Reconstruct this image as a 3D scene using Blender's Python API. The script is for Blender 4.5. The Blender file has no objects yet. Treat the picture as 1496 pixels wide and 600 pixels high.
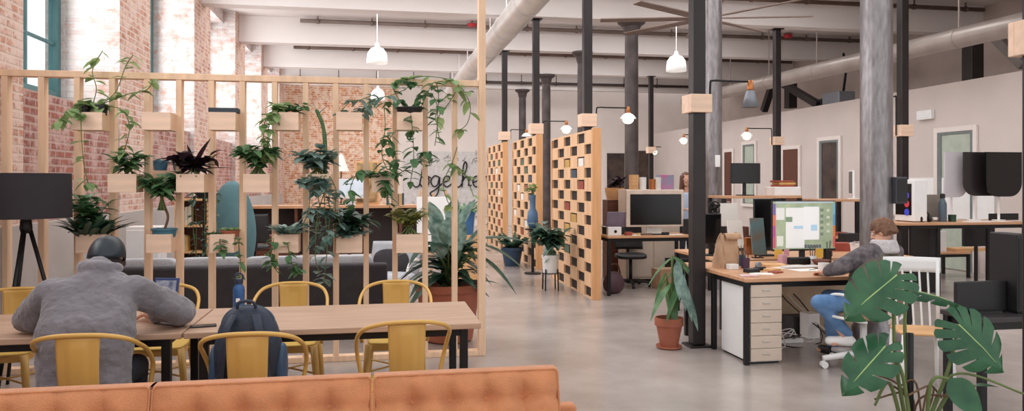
import bpy, bmesh, math, random
from mathutils import Vector, Matrix
R = math.radians
PI = math.pi
rnd = random.Random(7)
sc = bpy.context.scene
COL = sc.collection
# ---------------------------------------------------------------- camera model
F, CX, HY, EYE = 1100.0, 748.0, 265.0, 1.63
YAW = R(10.2)
SN, CS = math.sin(YAW), math.cos(YAW)
def D(px, z):                       # ground position seen in column px at depth z
    u = (px - CX) / F
    return z * (SN + CS * u), z * (CS - SN * u)
def hz(py, z): return EYE + (HY - py) * z / F
def P(px, py, z):
    x, y = D(px, z); return Vector((x, y, hz(py, z)))
def atY(px, Y):                     # (X, depth) where column px meets the plane Y
    u = (px - CX) / F; z = Y / (CS - SN * u); return z * (SN + CS * u), z
def atX(px, X):
    u = (px - CX) / F; z = X / (SN + CS * u); return z * (CS - SN * u), z
def dep(py, h): return (EYE - h) * F / (py - HY)   # depth at which height h shows in row py
def PY(px, py, Y):
    x, z = atY(px, Y); return Vector((x, Y, hz(py, z)))
# ---------------------------------------------------------------- materials
def lin(c):
    r = []
    for v in c:
        v = v / 255.0
        r.append(v / 12.92 if v <= .04045 else ((v + .055) / 1.055) ** 2.4)
    return (r[0], r[1], r[2], 1.0)
_M = {}
def mat(name, c, rough=.6, metal=0.0, var=.12, scale=6.0, bump=0.0, bscale=40.0, stretch=(1, 1, 1), emit=0.0, trans=0.0, c2=None, spec=.5, sheen=0.0):
    if name in _M: return _M[name]
    m = bpy.data.materials.new(name); m.use_nodes = True
    nt = m.node_tree; b = nt.nodes['Principled BSDF']
    b.inputs['Roughness'].default_value = rough
    b.inputs['Metallic'].default_value = metal
    b.inputs['Specular IOR Level'].default_value = spec
    if sheen: b.inputs['Sheen Weight'].default_value = sheen
    if trans: b.inputs['Transmission Weight'].default_value = trans
    tc = nt.nodes.new('ShaderNodeTexCoord'); mp = nt.nodes.new('ShaderNodeMapping')
    mp.inputs['Scale'].default_value = stretch
    nt.links.new(tc.outputs['Object'], mp.inputs['Vector'])
    nz = nt.nodes.new('ShaderNodeTexNoise'); nz.inputs['Scale'].default_value = scale; nz.inputs['Detail'].default_value = 4
    nt.links.new(mp.outputs['Vector'], nz.inputs['Vector'])
    rp = nt.nodes.new('ShaderNodeValToRGB')
    a = lin(c); d = lin(c2) if c2 else tuple(max(0, x * (1 - var)) for x in a[:3]) + (1,)
    e = a if c2 else tuple(min(1, x * (1 + var)) for x in a[:3]) + (1,)
    rp.color_ramp.elements[0].position = .32; rp.color_ramp.elements[0].color = d
    rp.color_ramp.elements[1].position = .68; rp.color_ramp.elements[1].color = e
    nt.links.new(nz.outputs['Fac'], rp.inputs['Fac']); nt.links.new(rp.outputs['Color'], b.inputs['Base Color'])
    if emit:
        nt.links.new(rp.outputs['Color'], b.inputs['Emission Color']); b.inputs['Emission Strength'].default_value = emit
    if bump:
        n2 = nt.nodes.new('ShaderNodeTexNoise'); n2.inputs['Scale'].default_value = bscale; n2.inputs['Detail'].default_value = 3
        nt.links.new(mp.outputs['Vector'], n2.inputs['Vector'])
        bp = nt.nodes.new('ShaderNodeBump'); bp.inputs['Strength'].default_value = bump; bp.inputs['Distance'].default_value = .02
        nt.links.new(n2.outputs['Fac'], bp.inputs['Height']); nt.links.new(bp.outputs['Normal'], b.inputs['Normal'])
    if name.startswith('leaf'):
        tr = nt.nodes.new('ShaderNodeBsdfTranslucent'); mx = nt.nodes.new('ShaderNodeMixShader'); mx.inputs[0].default_value = .38
        nt.links.new(rp.outputs['Color'], tr.inputs['Color']); nt.links.new(b.outputs[0], mx.inputs[1]); nt.links.new(tr.outputs[0], mx.inputs[2])
        nt.links.new(mx.outputs[0], nt.nodes['Material Output'].inputs['Surface'])
    _M[name] = m
    return m
def brick(name, c1, c2, mortar, wash=0.0, washc=(240, 236, 234), wscale=1.3, msize=.014, plaster_below=None):
    m = bpy.data.materials.new(name); m.use_nodes = True
    nt = m.node_tree; N = nt.nodes; L = nt.links; b = N['Principled BSDF']; b.inputs['Roughness'].default_value = .9
    g = N.new('ShaderNodeNewGeometry'); sp = N.new('ShaderNodeSeparateXYZ'); L.new(g.outputs['Position'], sp.inputs[0])
    ad = N.new('ShaderNodeMath'); L.new(sp.outputs['X'], ad.inputs[0]); L.new(sp.outputs['Y'], ad.inputs[1])
    cb = N.new('ShaderNodeCombineXYZ'); L.new(ad.outputs[0], cb.inputs['X']); L.new(sp.outputs['Z'], cb.inputs['Y'])
    br = N.new('ShaderNodeTexBrick'); L.new(cb.outputs[0], br.inputs['Vector'])
    br.inputs['Scale'].default_value = 1.0; br.inputs['Brick Width'].default_value = .23; br.inputs['Row Height'].default_value = .078
    br.inputs['Mortar Size'].default_value = msize; br.inputs['Mortar Smooth'].default_value = .3; br.inputs['Bias'].default_value = -.1
    br.inputs['Color1'].default_value = lin(c1); br.inputs['Color2'].default_value = lin(c2); br.inputs['Mortar'].default_value = lin(mortar)
    n = N.new('ShaderNodeTexNoise'); n.inputs['Scale'].default_value = wscale; n.inputs['Detail'].default_value = 8; n.inputs['Roughness'].default_value = .75
    L.new(g.outputs['Position'], n.inputs['Vector'])
    rp = N.new('ShaderNodeValToRGB'); t = .72 - .45 * wash
    rp.color_ramp.elements[0].position = max(0, t - .06); rp.color_ramp.elements[0].color = (0, 0, 0, 1)
    rp.color_ramp.elements[1].position = min(1, t + .06); rp.color_ramp.elements[1].color = (1, 1, 1, 1)
    L.new(n.outputs['Fac'], rp.inputs['Fac'])
    mx = N.new('ShaderNodeMixRGB'); L.new(rp.outputs['Color'], mx.inputs['Fac']); L.new(br.outputs['Color'], mx.inputs[1]); mx.inputs[2].default_value = lin(washc)
    L.new(mx.outputs[0], b.inputs['Base Color'])
    bp = N.new('ShaderNodeBump'); bp.inputs['Strength'].default_value = .6; bp.inputs['Distance'].default_value = .015; bp.invert = True
    L.new(br.outputs['Fac'], bp.inputs['Height']); L.new(bp.outputs['Normal'], b.inputs['Normal'])
    _M[name] = m
    return m
# ---------------------------------------------------------------- mesh builder
class MB:
    def __init__(s): s.v = []; s.f = []; s.mi = []; s.cur = 0
    def add(s, vs, fs):
        o = len(s.v); s.v += [tuple(p) for p in vs]
        for f in fs: s.f.append(tuple(i + o for i in f)); s.mi.append(s.cur)
        return s
    def box(s, x0, x1, y0, y1, z0, z1):
        if x0 > x1: x0, x1 = x1, x0
        if y0 > y1: y0, y1 = y1, y0
        if z0 > z1: z0, z1 = z1, z0
        return s.add([(x0, y0, z0), (x1, y0, z0), (x1, y1, z0), (x0, y1, z0), (x0, y0, z1), (x1, y0, z1), (x1, y1, z1), (x0, y1, z1)],
                     [(0, 3, 2, 1), (4, 5, 6, 7), (0, 1, 5, 4), (1, 2, 6, 5), (2, 3, 7, 6), (3, 0, 4, 7)])
    def cbox(s, c, sx, sy, sz): return s.box(c[0] - sx / 2, c[0] + sx / 2, c[1] - sy / 2, c[1] + sy / 2, c[2] - sz / 2, c[2] + sz / 2)
    def beam(s, a, b, w, h, up=(0, 0, 1)):
        a = Vector(a); b = Vector(b); d = (b - a).normalized(); up = Vector(up)
        if abs(d.dot(up)) > .98: up = Vector((0, 1, 0))
        x = d.cross(up).normalized() * (w / 2); y = x.cross(d).normalized() * (h / 2)
        vs = [a - x - y, a + x - y, a + x + y, a - x + y, b - x - y, b + x - y, b + x + y, b - x + y]
        return s.add(vs, [(0, 1, 2, 3), (7, 6, 5, 4), (0, 4, 5, 1), (1, 5, 6, 2), (2, 6, 7, 3), (3, 7, 4, 0)])
    def tube(s, pts, r, n=8, caps=True, flat=1.0):
        pts = [Vector(p) for p in pts]; k = len(pts)
        rs = r if isinstance(r, (list, tuple)) else [r] * k
        ref = None; rings = []
        for i in range(k):
            d = (pts[min(i + 1, k - 1)] - pts[max(i - 1, 0)])
            if d.length < 1e-7: d = Vector((0, 0, 1))
            d.normalize()
            if ref is None:
                ref = Vector((0, 0, 1)) if abs(d.z) < .9 else Vector((1, 0, 0))
            x = d.cross(ref)
            if x.length < 1e-4: x = d.cross(Vector((0.3, .9, .1)))
            x.normalize(); y = x.cross(d).normalized(); ref = y
            rings.append([pts[i] + x * (math.cos(2 * PI * j / n) * rs[i]) + y * (math.sin(2 * PI * j / n) * rs[i] * flat) for j in range(n)])
        vs = [p for q in rings for p in q]; fs = []
        for i in range(k - 1):
            for j in range(n):
                j2 = (j + 1) % n
                fs.append((i * n + j, (i + 1) * n + j, (i + 1) * n + j2, i * n + j2))
        if caps:
            fs.append(tuple(range(n))); fs.append(tuple((k - 1) * n + j for j in reversed(range(n))))
        return s.add(vs, fs)
    def lathe(s, prof, n=20, c=(0, 0, 0), sx=1.0, sy=1.0, caps=True, a0=0.0):
        vs = []; fs = []; k = len(prof)
        for r, z in prof:
            for j in range(n):
                a = a0 + 2 * PI * j / n; vs.append((c[0] + r * math.cos(a) * sx, c[1] + r * math.sin(a) * sy, c[2] + z))
        for i in range(k - 1):
            for j in range(n):
                j2 = (j + 1) % n; fs.append((i * n + j, i * n + j2, (i + 1) * n + j2, (i + 1) * n + j))
        if caps:
            if prof[0][0] > 1e-5: fs.append(tuple(reversed(range(n))))
            if prof[-1][0] > 1e-5: fs.append(tuple((k - 1) * n + j for j in range(n)))
        return s.add(vs, fs)
    def ell(s, c, rx, ry, rz, n=16, m=10):
        prof = [(math.sin(PI * i / m), -math.cos(PI * i / m)) for i in range(m + 1)]
        vs = []; fs = []
        vs.append((c[0], c[1], c[2] - rz))
        for i in range(1, m):
            for j in range(n):
                a = 2 * PI * j / n; vs.append((c[0] + prof[i][0] * math.cos(a) * rx, c[1] + prof[i][0] * math.sin(a) * ry, c[2] + prof[i][1] * rz))
        vs.append((c[0], c[1], c[2] + rz)); t = len(vs) - 1
        for j in range(n):
            j2 = (j + 1) % n
            fs.append((0, 1 + j2, 1 + j)); fs.append((t, 1 + (m - 2) * n + j, 1 + (m - 2) * n + j2))
            for i in range(m - 2): fs.append((1 + i * n + j, 1 + i * n + j2, 1 + (i + 1) * n + j2, 1 + (i + 1) * n + j))
        return s.add(vs, fs)
    def cap(s, a, b, ra, rb, n=14):            # tapered capsule
        a = Vector(a); b = Vector(b); d = (b - a); L = d.length; d.normalize(); pts = []; rs = []
        for i in range(5):
            t = PI / 2 * (1 - i / 4.0); pts.append(a - d * (ra * math.sin(t))); rs.append(max(1e-4, ra * math.cos(t)))
        for i in range(1, 4):
            t = i / 4.0; pts.append(a + d * (L * t)); rs.append(ra + (rb - ra) * t)
        for i in range(5):
            t = PI / 2 * i / 4.0; pts.append(b + d * (rb * math.sin(t))); rs.append(max(1e-4, rb * math.cos(t)))
        return s.tube(pts, rs, n)
    def grid(s, fn, nu, nv):
        vs = [fn(i / nu, j / nv) for j in range(nv + 1) for i in range(nu + 1)]
        fs = [(j * (nu + 1) + i, j * (nu + 1) + i + 1, (j + 1) * (nu + 1) + i + 1, (j + 1) * (nu + 1) + i) for j in range(nv) for i in range(nu)]
        return s.add(vs, fs)
    def build(s, name, m, parent=None, smooth=False, bevel=0.0, seg=2, loc=None, rz=0.0, sub=0, solid=0.0, autosm=None):
        me = bpy.data.meshes.new(name); me.from_pydata(s.v, [], s.f)
        ms = m if isinstance(m, (list, tuple)) else [m]
        for q in ms: me.materials.append(q)
        if len(ms) > 1: me.polygons.foreach_set('material_index', s.mi)
        if smooth: me.polygons.foreach_set('use_smooth', [True] * len(me.polygons))
        me.update()
        o = bpy.data.objects.new(name, me); COL.objects.link(o)
        if smooth and autosm is not None:
            try: me.set_sharp_from_angle(angle=R(autosm))
            except Exception: pass
        if parent: o.parent = parent
        if loc is not None: o.location = loc
        if rz: o.rotation_euler = (0, 0, rz)
        if solid:
            q = o.modifiers.new('thick', 'SOLIDIFY'); q.thickness = solid; q.offset = 0
        if bevel:
            q = o.modifiers.new('bevel', 'BEVEL'); q.width = bevel; q.segments = seg; q.limit_method = 'ANGLE'; q.angle_limit = R(35)
        if sub:
            q = o.modifiers.new('sub', 'SUBSURF'); q.levels = sub; q.render_levels = sub
        return o
def recenter(o, z0=True):
    """move a single-mesh thing's origin to the middle of its base"""
    me = o.data; xs = [v.co.x for v in me.vertices]; ys = [v.co.y for v in me.vertices]; zs = [v.co.z for v in me.vertices]
    c = Vector(((min(xs) + max(xs)) / 2, (min(ys) + max(ys)) / 2, min(zs)))
    me.transform(Matrix.Translation(-c)); o.location = Vector(o.location) + c
    return o
def tag(o, label, cat, group=None):
    o['label'] = label; o['category'] = cat
    if group: o['group'] = group
    return o
def thing(name, label, cat, loc=(0, 0, 0), rz=0.0, group=None):
    o = bpy.data.objects.new(name, None); COL.objects.link(o)
    o.empty_display_size = .1; o.location = loc; o.rotation_euler = (0, 0, rz)
    return tag(o, label, cat, group)
def struct(name, mb, m, **k):
    o = mb.build(name, m, **k); o['kind'] = 'structure'; return o
def kids(o): return [c for c in COL.objects if c.parent == o]
def dup(root, loc, rz, label, group=None):
    r = root.copy(); COL.objects.link(r); r.location = loc; r.rotation_euler = (0, 0, rz); r['label'] = label
    if group: r['group'] = group
    for ch in kids(root):
        c = ch.copy(); COL.objects.link(c); c.parent = r
        for g in kids(ch):
            d = g.copy(); COL.objects.link(d); d.parent = c
    return r
def catmull(pts, n=6):
    pts = [Vector(p) for p in pts]; out = []
    for i in range(len(pts) - 1):
        p0 = pts[max(i - 1, 0)]; p1 = pts[i]; p2 = pts[i + 1]; p3 = pts[min(i + 2, len(pts) - 1)]
        for j in range(n):
            t = j / n
            out.append(.5 * ((2 * p1) + (p2 - p0) * t + (2 * p0 - 5 * p1 + 4 * p2 - p3) * t * t + (-p0 + 3 * p1 - 3 * p2 + p3) * t ** 3))
    out.append(pts[-1]); return out
# ---------------------------------------------------------------- the palette
PINE = mat('pine', (230, 194, 162), .6, var=.10, scale=3, stretch=(6, 6, .6), bump=.1)
PINE_BOX = mat('pine_box', (232, 200, 176), .6, var=.08, scale=3, stretch=(.8, 6, 6), bump=.1)
OAK = mat('oak_top', (196, 164, 142), .42, var=.12, scale=3, stretch=(.7, 8, 8), c2=(176, 142, 118))
DESK = mat('desk_wood', (208, 162, 126), .42, var=.12, scale=3, stretch=(.7, 8, 8), c2=(186, 136, 98))
PLY = mat('plywood', (216, 168, 118), .6, var=.12, scale=4, stretch=(1, 1, 6))
WALNUT = mat('walnut', (92, 50, 34), .5, var=.2, scale=3, stretch=(.7, 8, 8))
YEL = mat('yellow_enamel', (208, 164, 88), .42, metal=.05, var=.05, scale=5)
YEL2 = mat('yellow_pad', (214, 178, 92), .7, var=.06, scale=8)
BLK = mat('black_steel', (24, 23, 25), .45, metal=.3, var=.15)
BLKP = mat('black_plastic', (22, 21, 23), .5, var=.12)
BLKS = mat('black_screen', (9, 9, 11), .22, var=.05)
DARK = mat('dark_post', (44, 38, 38), .4, metal=.35, var=.2, scale=3)
STEEL = mat('iron_column', (150, 146, 148), .34, metal=.6, var=.25, scale=26, stretch=(1, 1, .25), c2=(122, 116, 118))
GALV = mat('galvanised', (206, 202, 198), .35, metal=.55, var=.1, scale=3)
PIPE = mat('pipe_paint', (112, 98, 90), .6, var=.2, scale=2)
RUSTPIPE = mat('pipe_brown', (98, 78, 68), .6, var=.25, scale=2)
WHITE = mat('white_paint', (232, 228, 226), .6, var=.03)
WHITEG = mat('white_gloss', (236, 236, 236), .3, var=.02)
CREAM = mat('cream_laminate', (214, 196, 180), .5, var=.04)
ALU = mat('aluminium', (206, 198, 190), .35, metal=.4, var=.04)
GREYF = mat('grey_fleece', (114, 110, 116), .95, var=.14, scale=5, bump=.5, bscale=30, sheen=.3)
CHARC = mat('charcoal_fabric', (60, 58, 62), .95, var=.12, scale=8, bump=.3, bscale=120)
LGREY = mat('light_grey_fabric', (176, 178, 184), .9, var=.1, scale=8, bump=.3, bscale=60)
TAN = mat('tan_fabric', (194, 128, 86), .85, var=.09, scale=14, bump=.35, bscale=160, sheen=.2)
NAVY = mat('navy_nylon', (36, 46, 64), .6, var=.2, scale=7, bump=.2, bscale=50)
NAVYB = mat('blue_nylon', (48, 78, 110), .5, var=.15, scale=7)
BLUE = mat('blue_bottle', (44, 86, 138), .35, metal=.2, var=.05)
TERRA = mat('terracotta', (158, 92, 70), .8, var=.14, scale=5)
SOIL = mat('soil', (46, 34, 28), .95, var=.3, scale=30)
CERAM = mat('white_ceramic', (232, 234, 234), .3, var=.02)
LEAF = mat('leaf_mid', (112, 154, 104), .45, var=.3, scale=9, c2=(66, 108, 72))
LEAFD = mat('leaf_dark', (74, 108, 86), .35, var=.3, scale=9, c2=(40, 70, 58))
LEAFB = mat('leaf_blue', (156, 182, 172), .35, var=.3, scale=12, c2=(78, 112, 104))
LEAFL = mat('leaf_light', (168, 190, 134), .5, var=.2, scale=6, c2=(122, 156, 100))
LEAFP = mat('leaf_purple', (60, 36, 46), .45, var=.3, scale=6, c2=(38, 26, 34))
LEAFM = mat('leaf_monstera', (62, 112, 76), .25, var=.2, scale=9, c2=(40, 86, 60))
STEM = mat('stem', (96, 112, 62), .7, var=.2)
STEMB = mat('stem_brown', (104, 78, 56), .8, var=.2)
SKIN = mat('skin', (214, 164, 138), .55, var=.05)
KRAFT = mat('kraft_paper', (190, 154, 124), .85, var=.08, scale=10, bump=.3, bscale=12)
PAPER = mat('paper', (232, 228, 222), .8, var=.03)
COPPER = mat('copper', (190, 120, 70), .35, metal=.6, var=.08)
GREYMET = mat('grey_metal', (136, 140, 148), .4, metal=.4, var=.06)
GLOW = mat('lamp_glow', (255, 236, 205), .5, var=0.0, emit=6.0)
OPAL = mat('opal_glass', (246, 246, 244), .35, var=0.0, emit=.75)
TEAL = mat('teal_paint', (70, 112, 114), .5, var=.1)
SASH = mat('sash_grey', (112, 120, 120), .5, var=.1)
TEALF = mat('teal_fabric', (78, 112, 118), .9, var=.1, scale=6)
# ================================================================ THE ROOM
CEIL, BEAMB = 5.5, 4.88
XL, XR, YB = -3.15, 10.5, 27.6
BEAMS = [6.95, 10.82, 14.68, 18.5, 22.35, 26.2]
# floor: polished concrete
def floor_mat():
    m = bpy.data.materials.new('polished_concrete'); m.use_nodes = True
    nt = m.node_tree; N = nt.nodes; L = nt.links; b = N['Principled BSDF']
    g = N.new('ShaderNodeNewGeometry')
    n = N.new('ShaderNodeTexNoise'); n.inputs['Scale'].default_value = .55; n.inputs['Detail'].default_value = 9; n.inputs['Roughness'].default_value = .62
    L.new(g.outputs['Position'], n.inputs['Vector'])
    r = N.new('ShaderNodeValToRGB'); e = r.color_ramp.elements
    e[0].position = .3; e[0].color = lin((138, 127, 122)); e[1].position = .7; e[1].color = lin((186, 176, 170))
    L.new(n.outputs['Fac'], r.inputs['Fac']); L.new(r.outputs['Color'], b.inputs['Base Color'])
    r2 = N.new('ShaderNodeMapRange'); r2.inputs['To Min'].default_value = .10; r2.inputs['To Max'].default_value = .34
    L.new(n.outputs['Fac'], r2.inputs['Value']); L.new(r2.outputs[0], b.inputs['Roughness'])
    b.inputs['Specular IOR Level'].default_value = .75
    return m
struct('floor', MB().box(-5, 13.4, -5, YB + .3, -.2, 0), floor_mat())
B_PIER = brick('brick_pier', (198, 146, 124), (172, 116, 96), (212, 190, 178), wash=.50, washc=(218, 194, 182), wscale=4.5)
B_WASH = brick('brick_whitewashed', (206, 200, 198), (184, 168, 164), (196, 190, 188), wash=.36, washc=(186, 150, 138), wscale=5)
B_RED = brick('brick_red', (158, 96, 82), (132, 76, 68), (176, 146, 136), wash=.44, washc=(190, 160, 152), wscale=3.2)
B_BACK = brick('brick_back', (214, 140, 92), (184, 108, 66), (228, 198, 172), wash=.50, washc=(238, 214, 194), wscale=7)
PLAST = mat('plaster_white', (226, 216, 210), .85, var=.03, scale=2)
PLASTR = mat('plaster_right', (206, 194, 188), .85, var=.04, scale=1.2)
PLASTD = mat('plaster_outer', (186, 172, 164), .9, var=.1, scale=1.2)
CEILM = mat('ceiling_paint', (224, 218, 216), .85, var=.04, scale=1.5, stretch=(.2, 6, 1))
# left wall: deep brick piers, whitewashed reveals, red brick under the high windows
PE = [(2.35, 3.65), (6.2, 7.5), (10.1, 11.4), (14.0, 15.3), (17.9, 19.2), (21.8, 23.1), (25.7, 27.0)]
w = MB()
for a, b in PE:
    i = len(w.f); w.box(XL - .85, XL, a, b, 0, CEIL)
    for k, q in enumerate((1, 1, 1, 0, 1, 1)): w.mi[i + k] = q
ends = [-1.0] + [v for p in PE for v in p] + [YB + .3]
for k in range(0, len(ends), 2):
    a, b = ends[k], ends[k + 1]
    if b - a < .05: continue
    i = len(w.f); w.box(XL - .85, XL - .08, a, b, 0, 2.5)
    for q in range(6): w.mi[i + q] = 1 if q == 1 else 2
    i = len(w.f); w.box(XL - .85, XL - .25, a, b, 5.2, CEIL)
    for q in range(6): w.mi[i + q] = 1
struct('wall_left', w, [B_PIER, B_WASH, B_RED])
# plastered base along the left wall
struct('baseboard_left', MB().box(XL - .06, XL + .05, 6.0, 26, 0, 1.24), mat('grey_plinth', (176, 168, 164), .85, var=.06, scale=3))
# windows in the reveals
def glass_mat():
    m = bpy.data.materials.new('window_glass'); m.use_nodes = True; nt = m.node_tree; N = nt.nodes
    N.remove(N['Principled BSDF']); t = N.new('ShaderNodeBsdfTransparent'); t.inputs[0].default_value = (.93, .97, .98, 1)
    g = N.new('ShaderNodeBsdfGlossy'); g.inputs['Roughness'].default_value = .03
    mx = N.new('ShaderNodeMixShader'); mx.inputs[0].default_value = .05; nt.links.new(t.outputs[0], mx.inputs[1]); nt.links.new(g.outputs[0], mx.inputs[2])
    nt.links.new(mx.outputs[0], N['Material Output'].inputs[0]); return m
GLASS = glass_mat()
wn = 0
for k in range(2, len(ends) - 1, 2):
    a, b = ends[k], ends[k + 1]
    if b - a < 1: continue
    wn += 1
    X = XL - .72
    f = MB(); fw = .12
    f.box(X - .05, X + .05, a, a + fw, 2.6, 5.2).box(X - .05, X + .05, b - fw, b, 2.6, 5.2)
    f.box(X - .05, X + .05, a + fw, b - fw, 2.6, 2.72).box(X - .05, X + .05, a + fw, b - fw, 5.08, 5.2)
    f.box(X - .06, X + .06, a + fw, b - fw, 3.86, 3.96)
    for t in (1 / 3., 2 / 3.):
        y = a + (b - a) * t; f.box(X - .025, X + .025, y - .025, y + .025, 2.72, 5.08)
    for z in (3.3, 4.5): f.box(X - .02, X + .02, a + fw, b - fw, z - .02, z + .02)
    o = struct('window_%d' % wn, f, TEAL, bevel=.008)
    p = MB().box(X - .006, X + .006, a + fw, b - fw, 2.72, 5.08).build('pane', GLASS, o)
# back wall: brick bay on the left, plaster on the right
bx = atY(582, YB)[0]
struct('wall_back_left', MB().box(XL - .9, bx, YB, YB + .3, 0, CEIL), B_BACK)
struct('wall_back', MB().box(bx, 13.4, YB + .02, YB + .3, 0, CEIL), PLAST)
# right partition wall with the rooms behind it, outer wall above
struct('wall_right', MB().box(XR, XR + .15, 1, YB + .02, 0, 3.46), PLASTR)
struct('wall_right_outer', MB().box(13.2, 13.4, 0, YB + .02, 0, CEIL), PLASTD)
struct('trim_1', MB().box(XR + .15, 13.2, 1, YB, 3.30, 3.42), PLASTR)     # lid over the rooms
# ceiling strips between unseen gaps, added to let light into each bay
c = MB(); edge = 6.4
ADDED_GAPS = []
for y in BEAMS:
    ADDED_GAPS.append((y + .55, y + 2.3))
prev = 5.6
for a, b in ADDED_GAPS:
    bb = min(b, YB + .3)
    c.box(XL - .9, 13.4, prev, a, CEIL, CEIL + .12)
    if bb < YB: c.box(XL - .9, -2.4, a, bb, CEIL, CEIL + .12).box(8.6, 13.4, a, bb, CEIL, CEIL + .12)
    prev = bb
struct('ceiling', c, CEILM)
for i, y in enumerate(BEAMS):
    struct('trim_%d' % (i + 2), MB().box(XL, 13.2, y - .16, y + .16, BEAMB, CEIL), CEILM, bevel=.01)
# doors and internal windows of the right wall
DKG = mat('dark_room_glass', (44, 36, 36), .15, var=.5, scale=2.5, c2=(84, 66, 58))
FROST = mat('frosted_film', (172, 182, 168), .4, var=.08)
FRAME = mat('door_frame_white', (226, 216, 210), .6, var=.02)
def door(n, px0, px1, ytop, kind, zb=0.0, fr=FRAME):
    y1, z1 = atX(px0, XR); y0, z0 = atX(px1, XR)
    zt = hz(ytop, (z0 + z1) / 2)
    f = MB(); t = .09
    f.box(XR - .05, XR - .001, y0 - t, y0, zb, zt + t).box(XR - .05, XR - .001, y1, y1 + t, zb, zt + t).box(XR - .05, XR - .001, y0, y1, zt, zt + t)
    if zb: f.box(XR - .07, XR - .001, y0 - t, y1 + t, zb - t, zb)
    o = struct('%s_%d' % ('window' if zb else 'door', n), f, fr, bevel=.006)
    if kind == 'wood':
        MB().box(XR - .04, XR - .002, y0, y1, zb + .01, zt).build('door_leaf', WALNUT, o)
        MB().box(XR - .09, XR - .04, y0 + .08, y0 + .22, 1.0, 1.03).build('handle', ALU, o)
    else:
        g = MB().box(XR - .03, XR - .002, y0 + .06, y1 - .06, zb + .02, zt - .04).build('pane', FROST if kind == 'frost' else DKG, o)
        l = MB(); l.box(XR - .045, XR - .004, y0, y0 + .06, zb, zt).box(XR - .045, XR - .004, y1 - .1, y1, zb, zt).box(XR - .045, XR - .004, y0 + .06, y1 - .1, zt - .05, zt)
        l.build('sash', SASH, o)
        if kind == 'half':
            MB().box(XR - .036, XR - .03, y0 + .06, y1 - .1, zt - .75, zt - .05).build('blind', FROST, o)
    return o
door(1, 1372, 1424, 192, 'frost')
door(2, 1199, 1227, 205, 'glass')
door(3, 1146, 1168, 218, 'wood')
door(4, 1060, 1071, 222, 'wood')
door(8, 1087, 1104, 211, 'frost', zb=1.0)
# dark openings on the far wall
for k, (a, b, t) in enumerate(((886, 912, 222), (930, 952, 218), (962, 976, 226))):
    x0 = atY(a, YB)[0]; x1 = atY(b, YB)[0]; zt = hz(t, 27.6)
    f = MB(); f.box(x0 - .1, x0, YB - .06, YB + .02, 0, zt + .1).box(x1, x1 + .1, YB - .06, YB + .02, 0, zt + .1).box(x0, x1, YB - .06, YB + .02, zt, zt + .1)
    o = struct('door_%d' % (k + 5), f, FRAME)
    MB().box(x0, x1, YB - .03, YB + .02, .01, zt).build('door_leaf', DKG, o)
# ---------------------------------------------------------------- columns and posts
def column(x, y, r, m, label, top=BEAMB, rib=True):
    t = thing('iron_column', label, 'column', (x, y, 0), group='cast iron columns')
    MB().lathe([(r * 1.5, 0), (r * 1.5, .12), (r * 1.2, .2), (r * 1.12, .3)], 24).build('base', m, t, smooth=True, autosm=40)
    MB().lathe([(r * 1.04, .3), (r, 1.2), (r * .97, top - .5), (r * .95, top - .3)], 28).build('shaft', m, t, smooth=True, autosm=40)
    MB().lathe([(r * .95, top - .3), (r * 1.15, top - .22), (r * 1.3, top - .12), (r * 2.0, top - .05), (r * 2.0, top)], 24).build('capital', m, t, smooth=True, autosm=40)
    return t
CI = mat('column_dark', (92, 82, 80), .5, metal=.3, var=.2, scale=3, c2=(62, 54, 54))
column(5.09, 7.0, .158, STEEL, 'thick iron column behind the seated man, nearest and widest of its row')
column(5.09, 10.87, .150, STEEL, 'grey iron column right behind the dark post with the big pine block')
column(5.09, 14.6, .140, CI, 'iron column standing just behind the large pale-framed monitor')
column(5.09, 18.3, .13, CI, 'iron column half hidden behind the dark post above the nearest lattice screen')
column(5.09, 22.4, .135, CI, 'dark far iron column with a flared top, between two lattice screens')
column(5.09, 26.2, .13, CI, 'farthest dark iron column with a flared top, near the back wall')
def post(x, y, label, r=.066, m=DARK, top=BEAMB):
    t = thing('steel_post', label, 'post', (x, y, 0), group='slim dark posts')
    MB().box(-r * 1.7, r * 1.7, -r * 1.7, r * 1.7, 0, .02).build('foot_plate', m, t)
    MB().box(-r, r, -r, r, .02, top - .02).build('shaft', m, t, bevel=.012)
    MB().box(-r * 1.7, r * 1.7, -r * 1.7, r * 1.7, top - .02, top).build('head_plate', m, t)
    return t
PX, PX2 = 3.13, 8.4
post(PX, 7.03, 'dark square post beside the terracotta pot at the near desk corner')
post(PX + .01, 11.02, 'dark post rising above the nearest lattice screen')
post(PX + .01, 14.75, 'dark post rising above the middle lattice screen')
post(PX + .01, 18.5, 'dark post rising above the farthest lattice screen')
post(3.21, 3.16, 'dark square post cut by the right edge of the picture')
post(PX2, 10.9, 'dark post close behind the thick column at the right')
post(PX2, 14.8, 'dark post carrying a lit arm lamp above the far monitor')
post(PX2, 18.45, 'dark post hidden behind the grey column right of the fan')
post(PX2 - .05, 22.15, 'thin far dark post with a small lamp, left of the paired posts')
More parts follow.
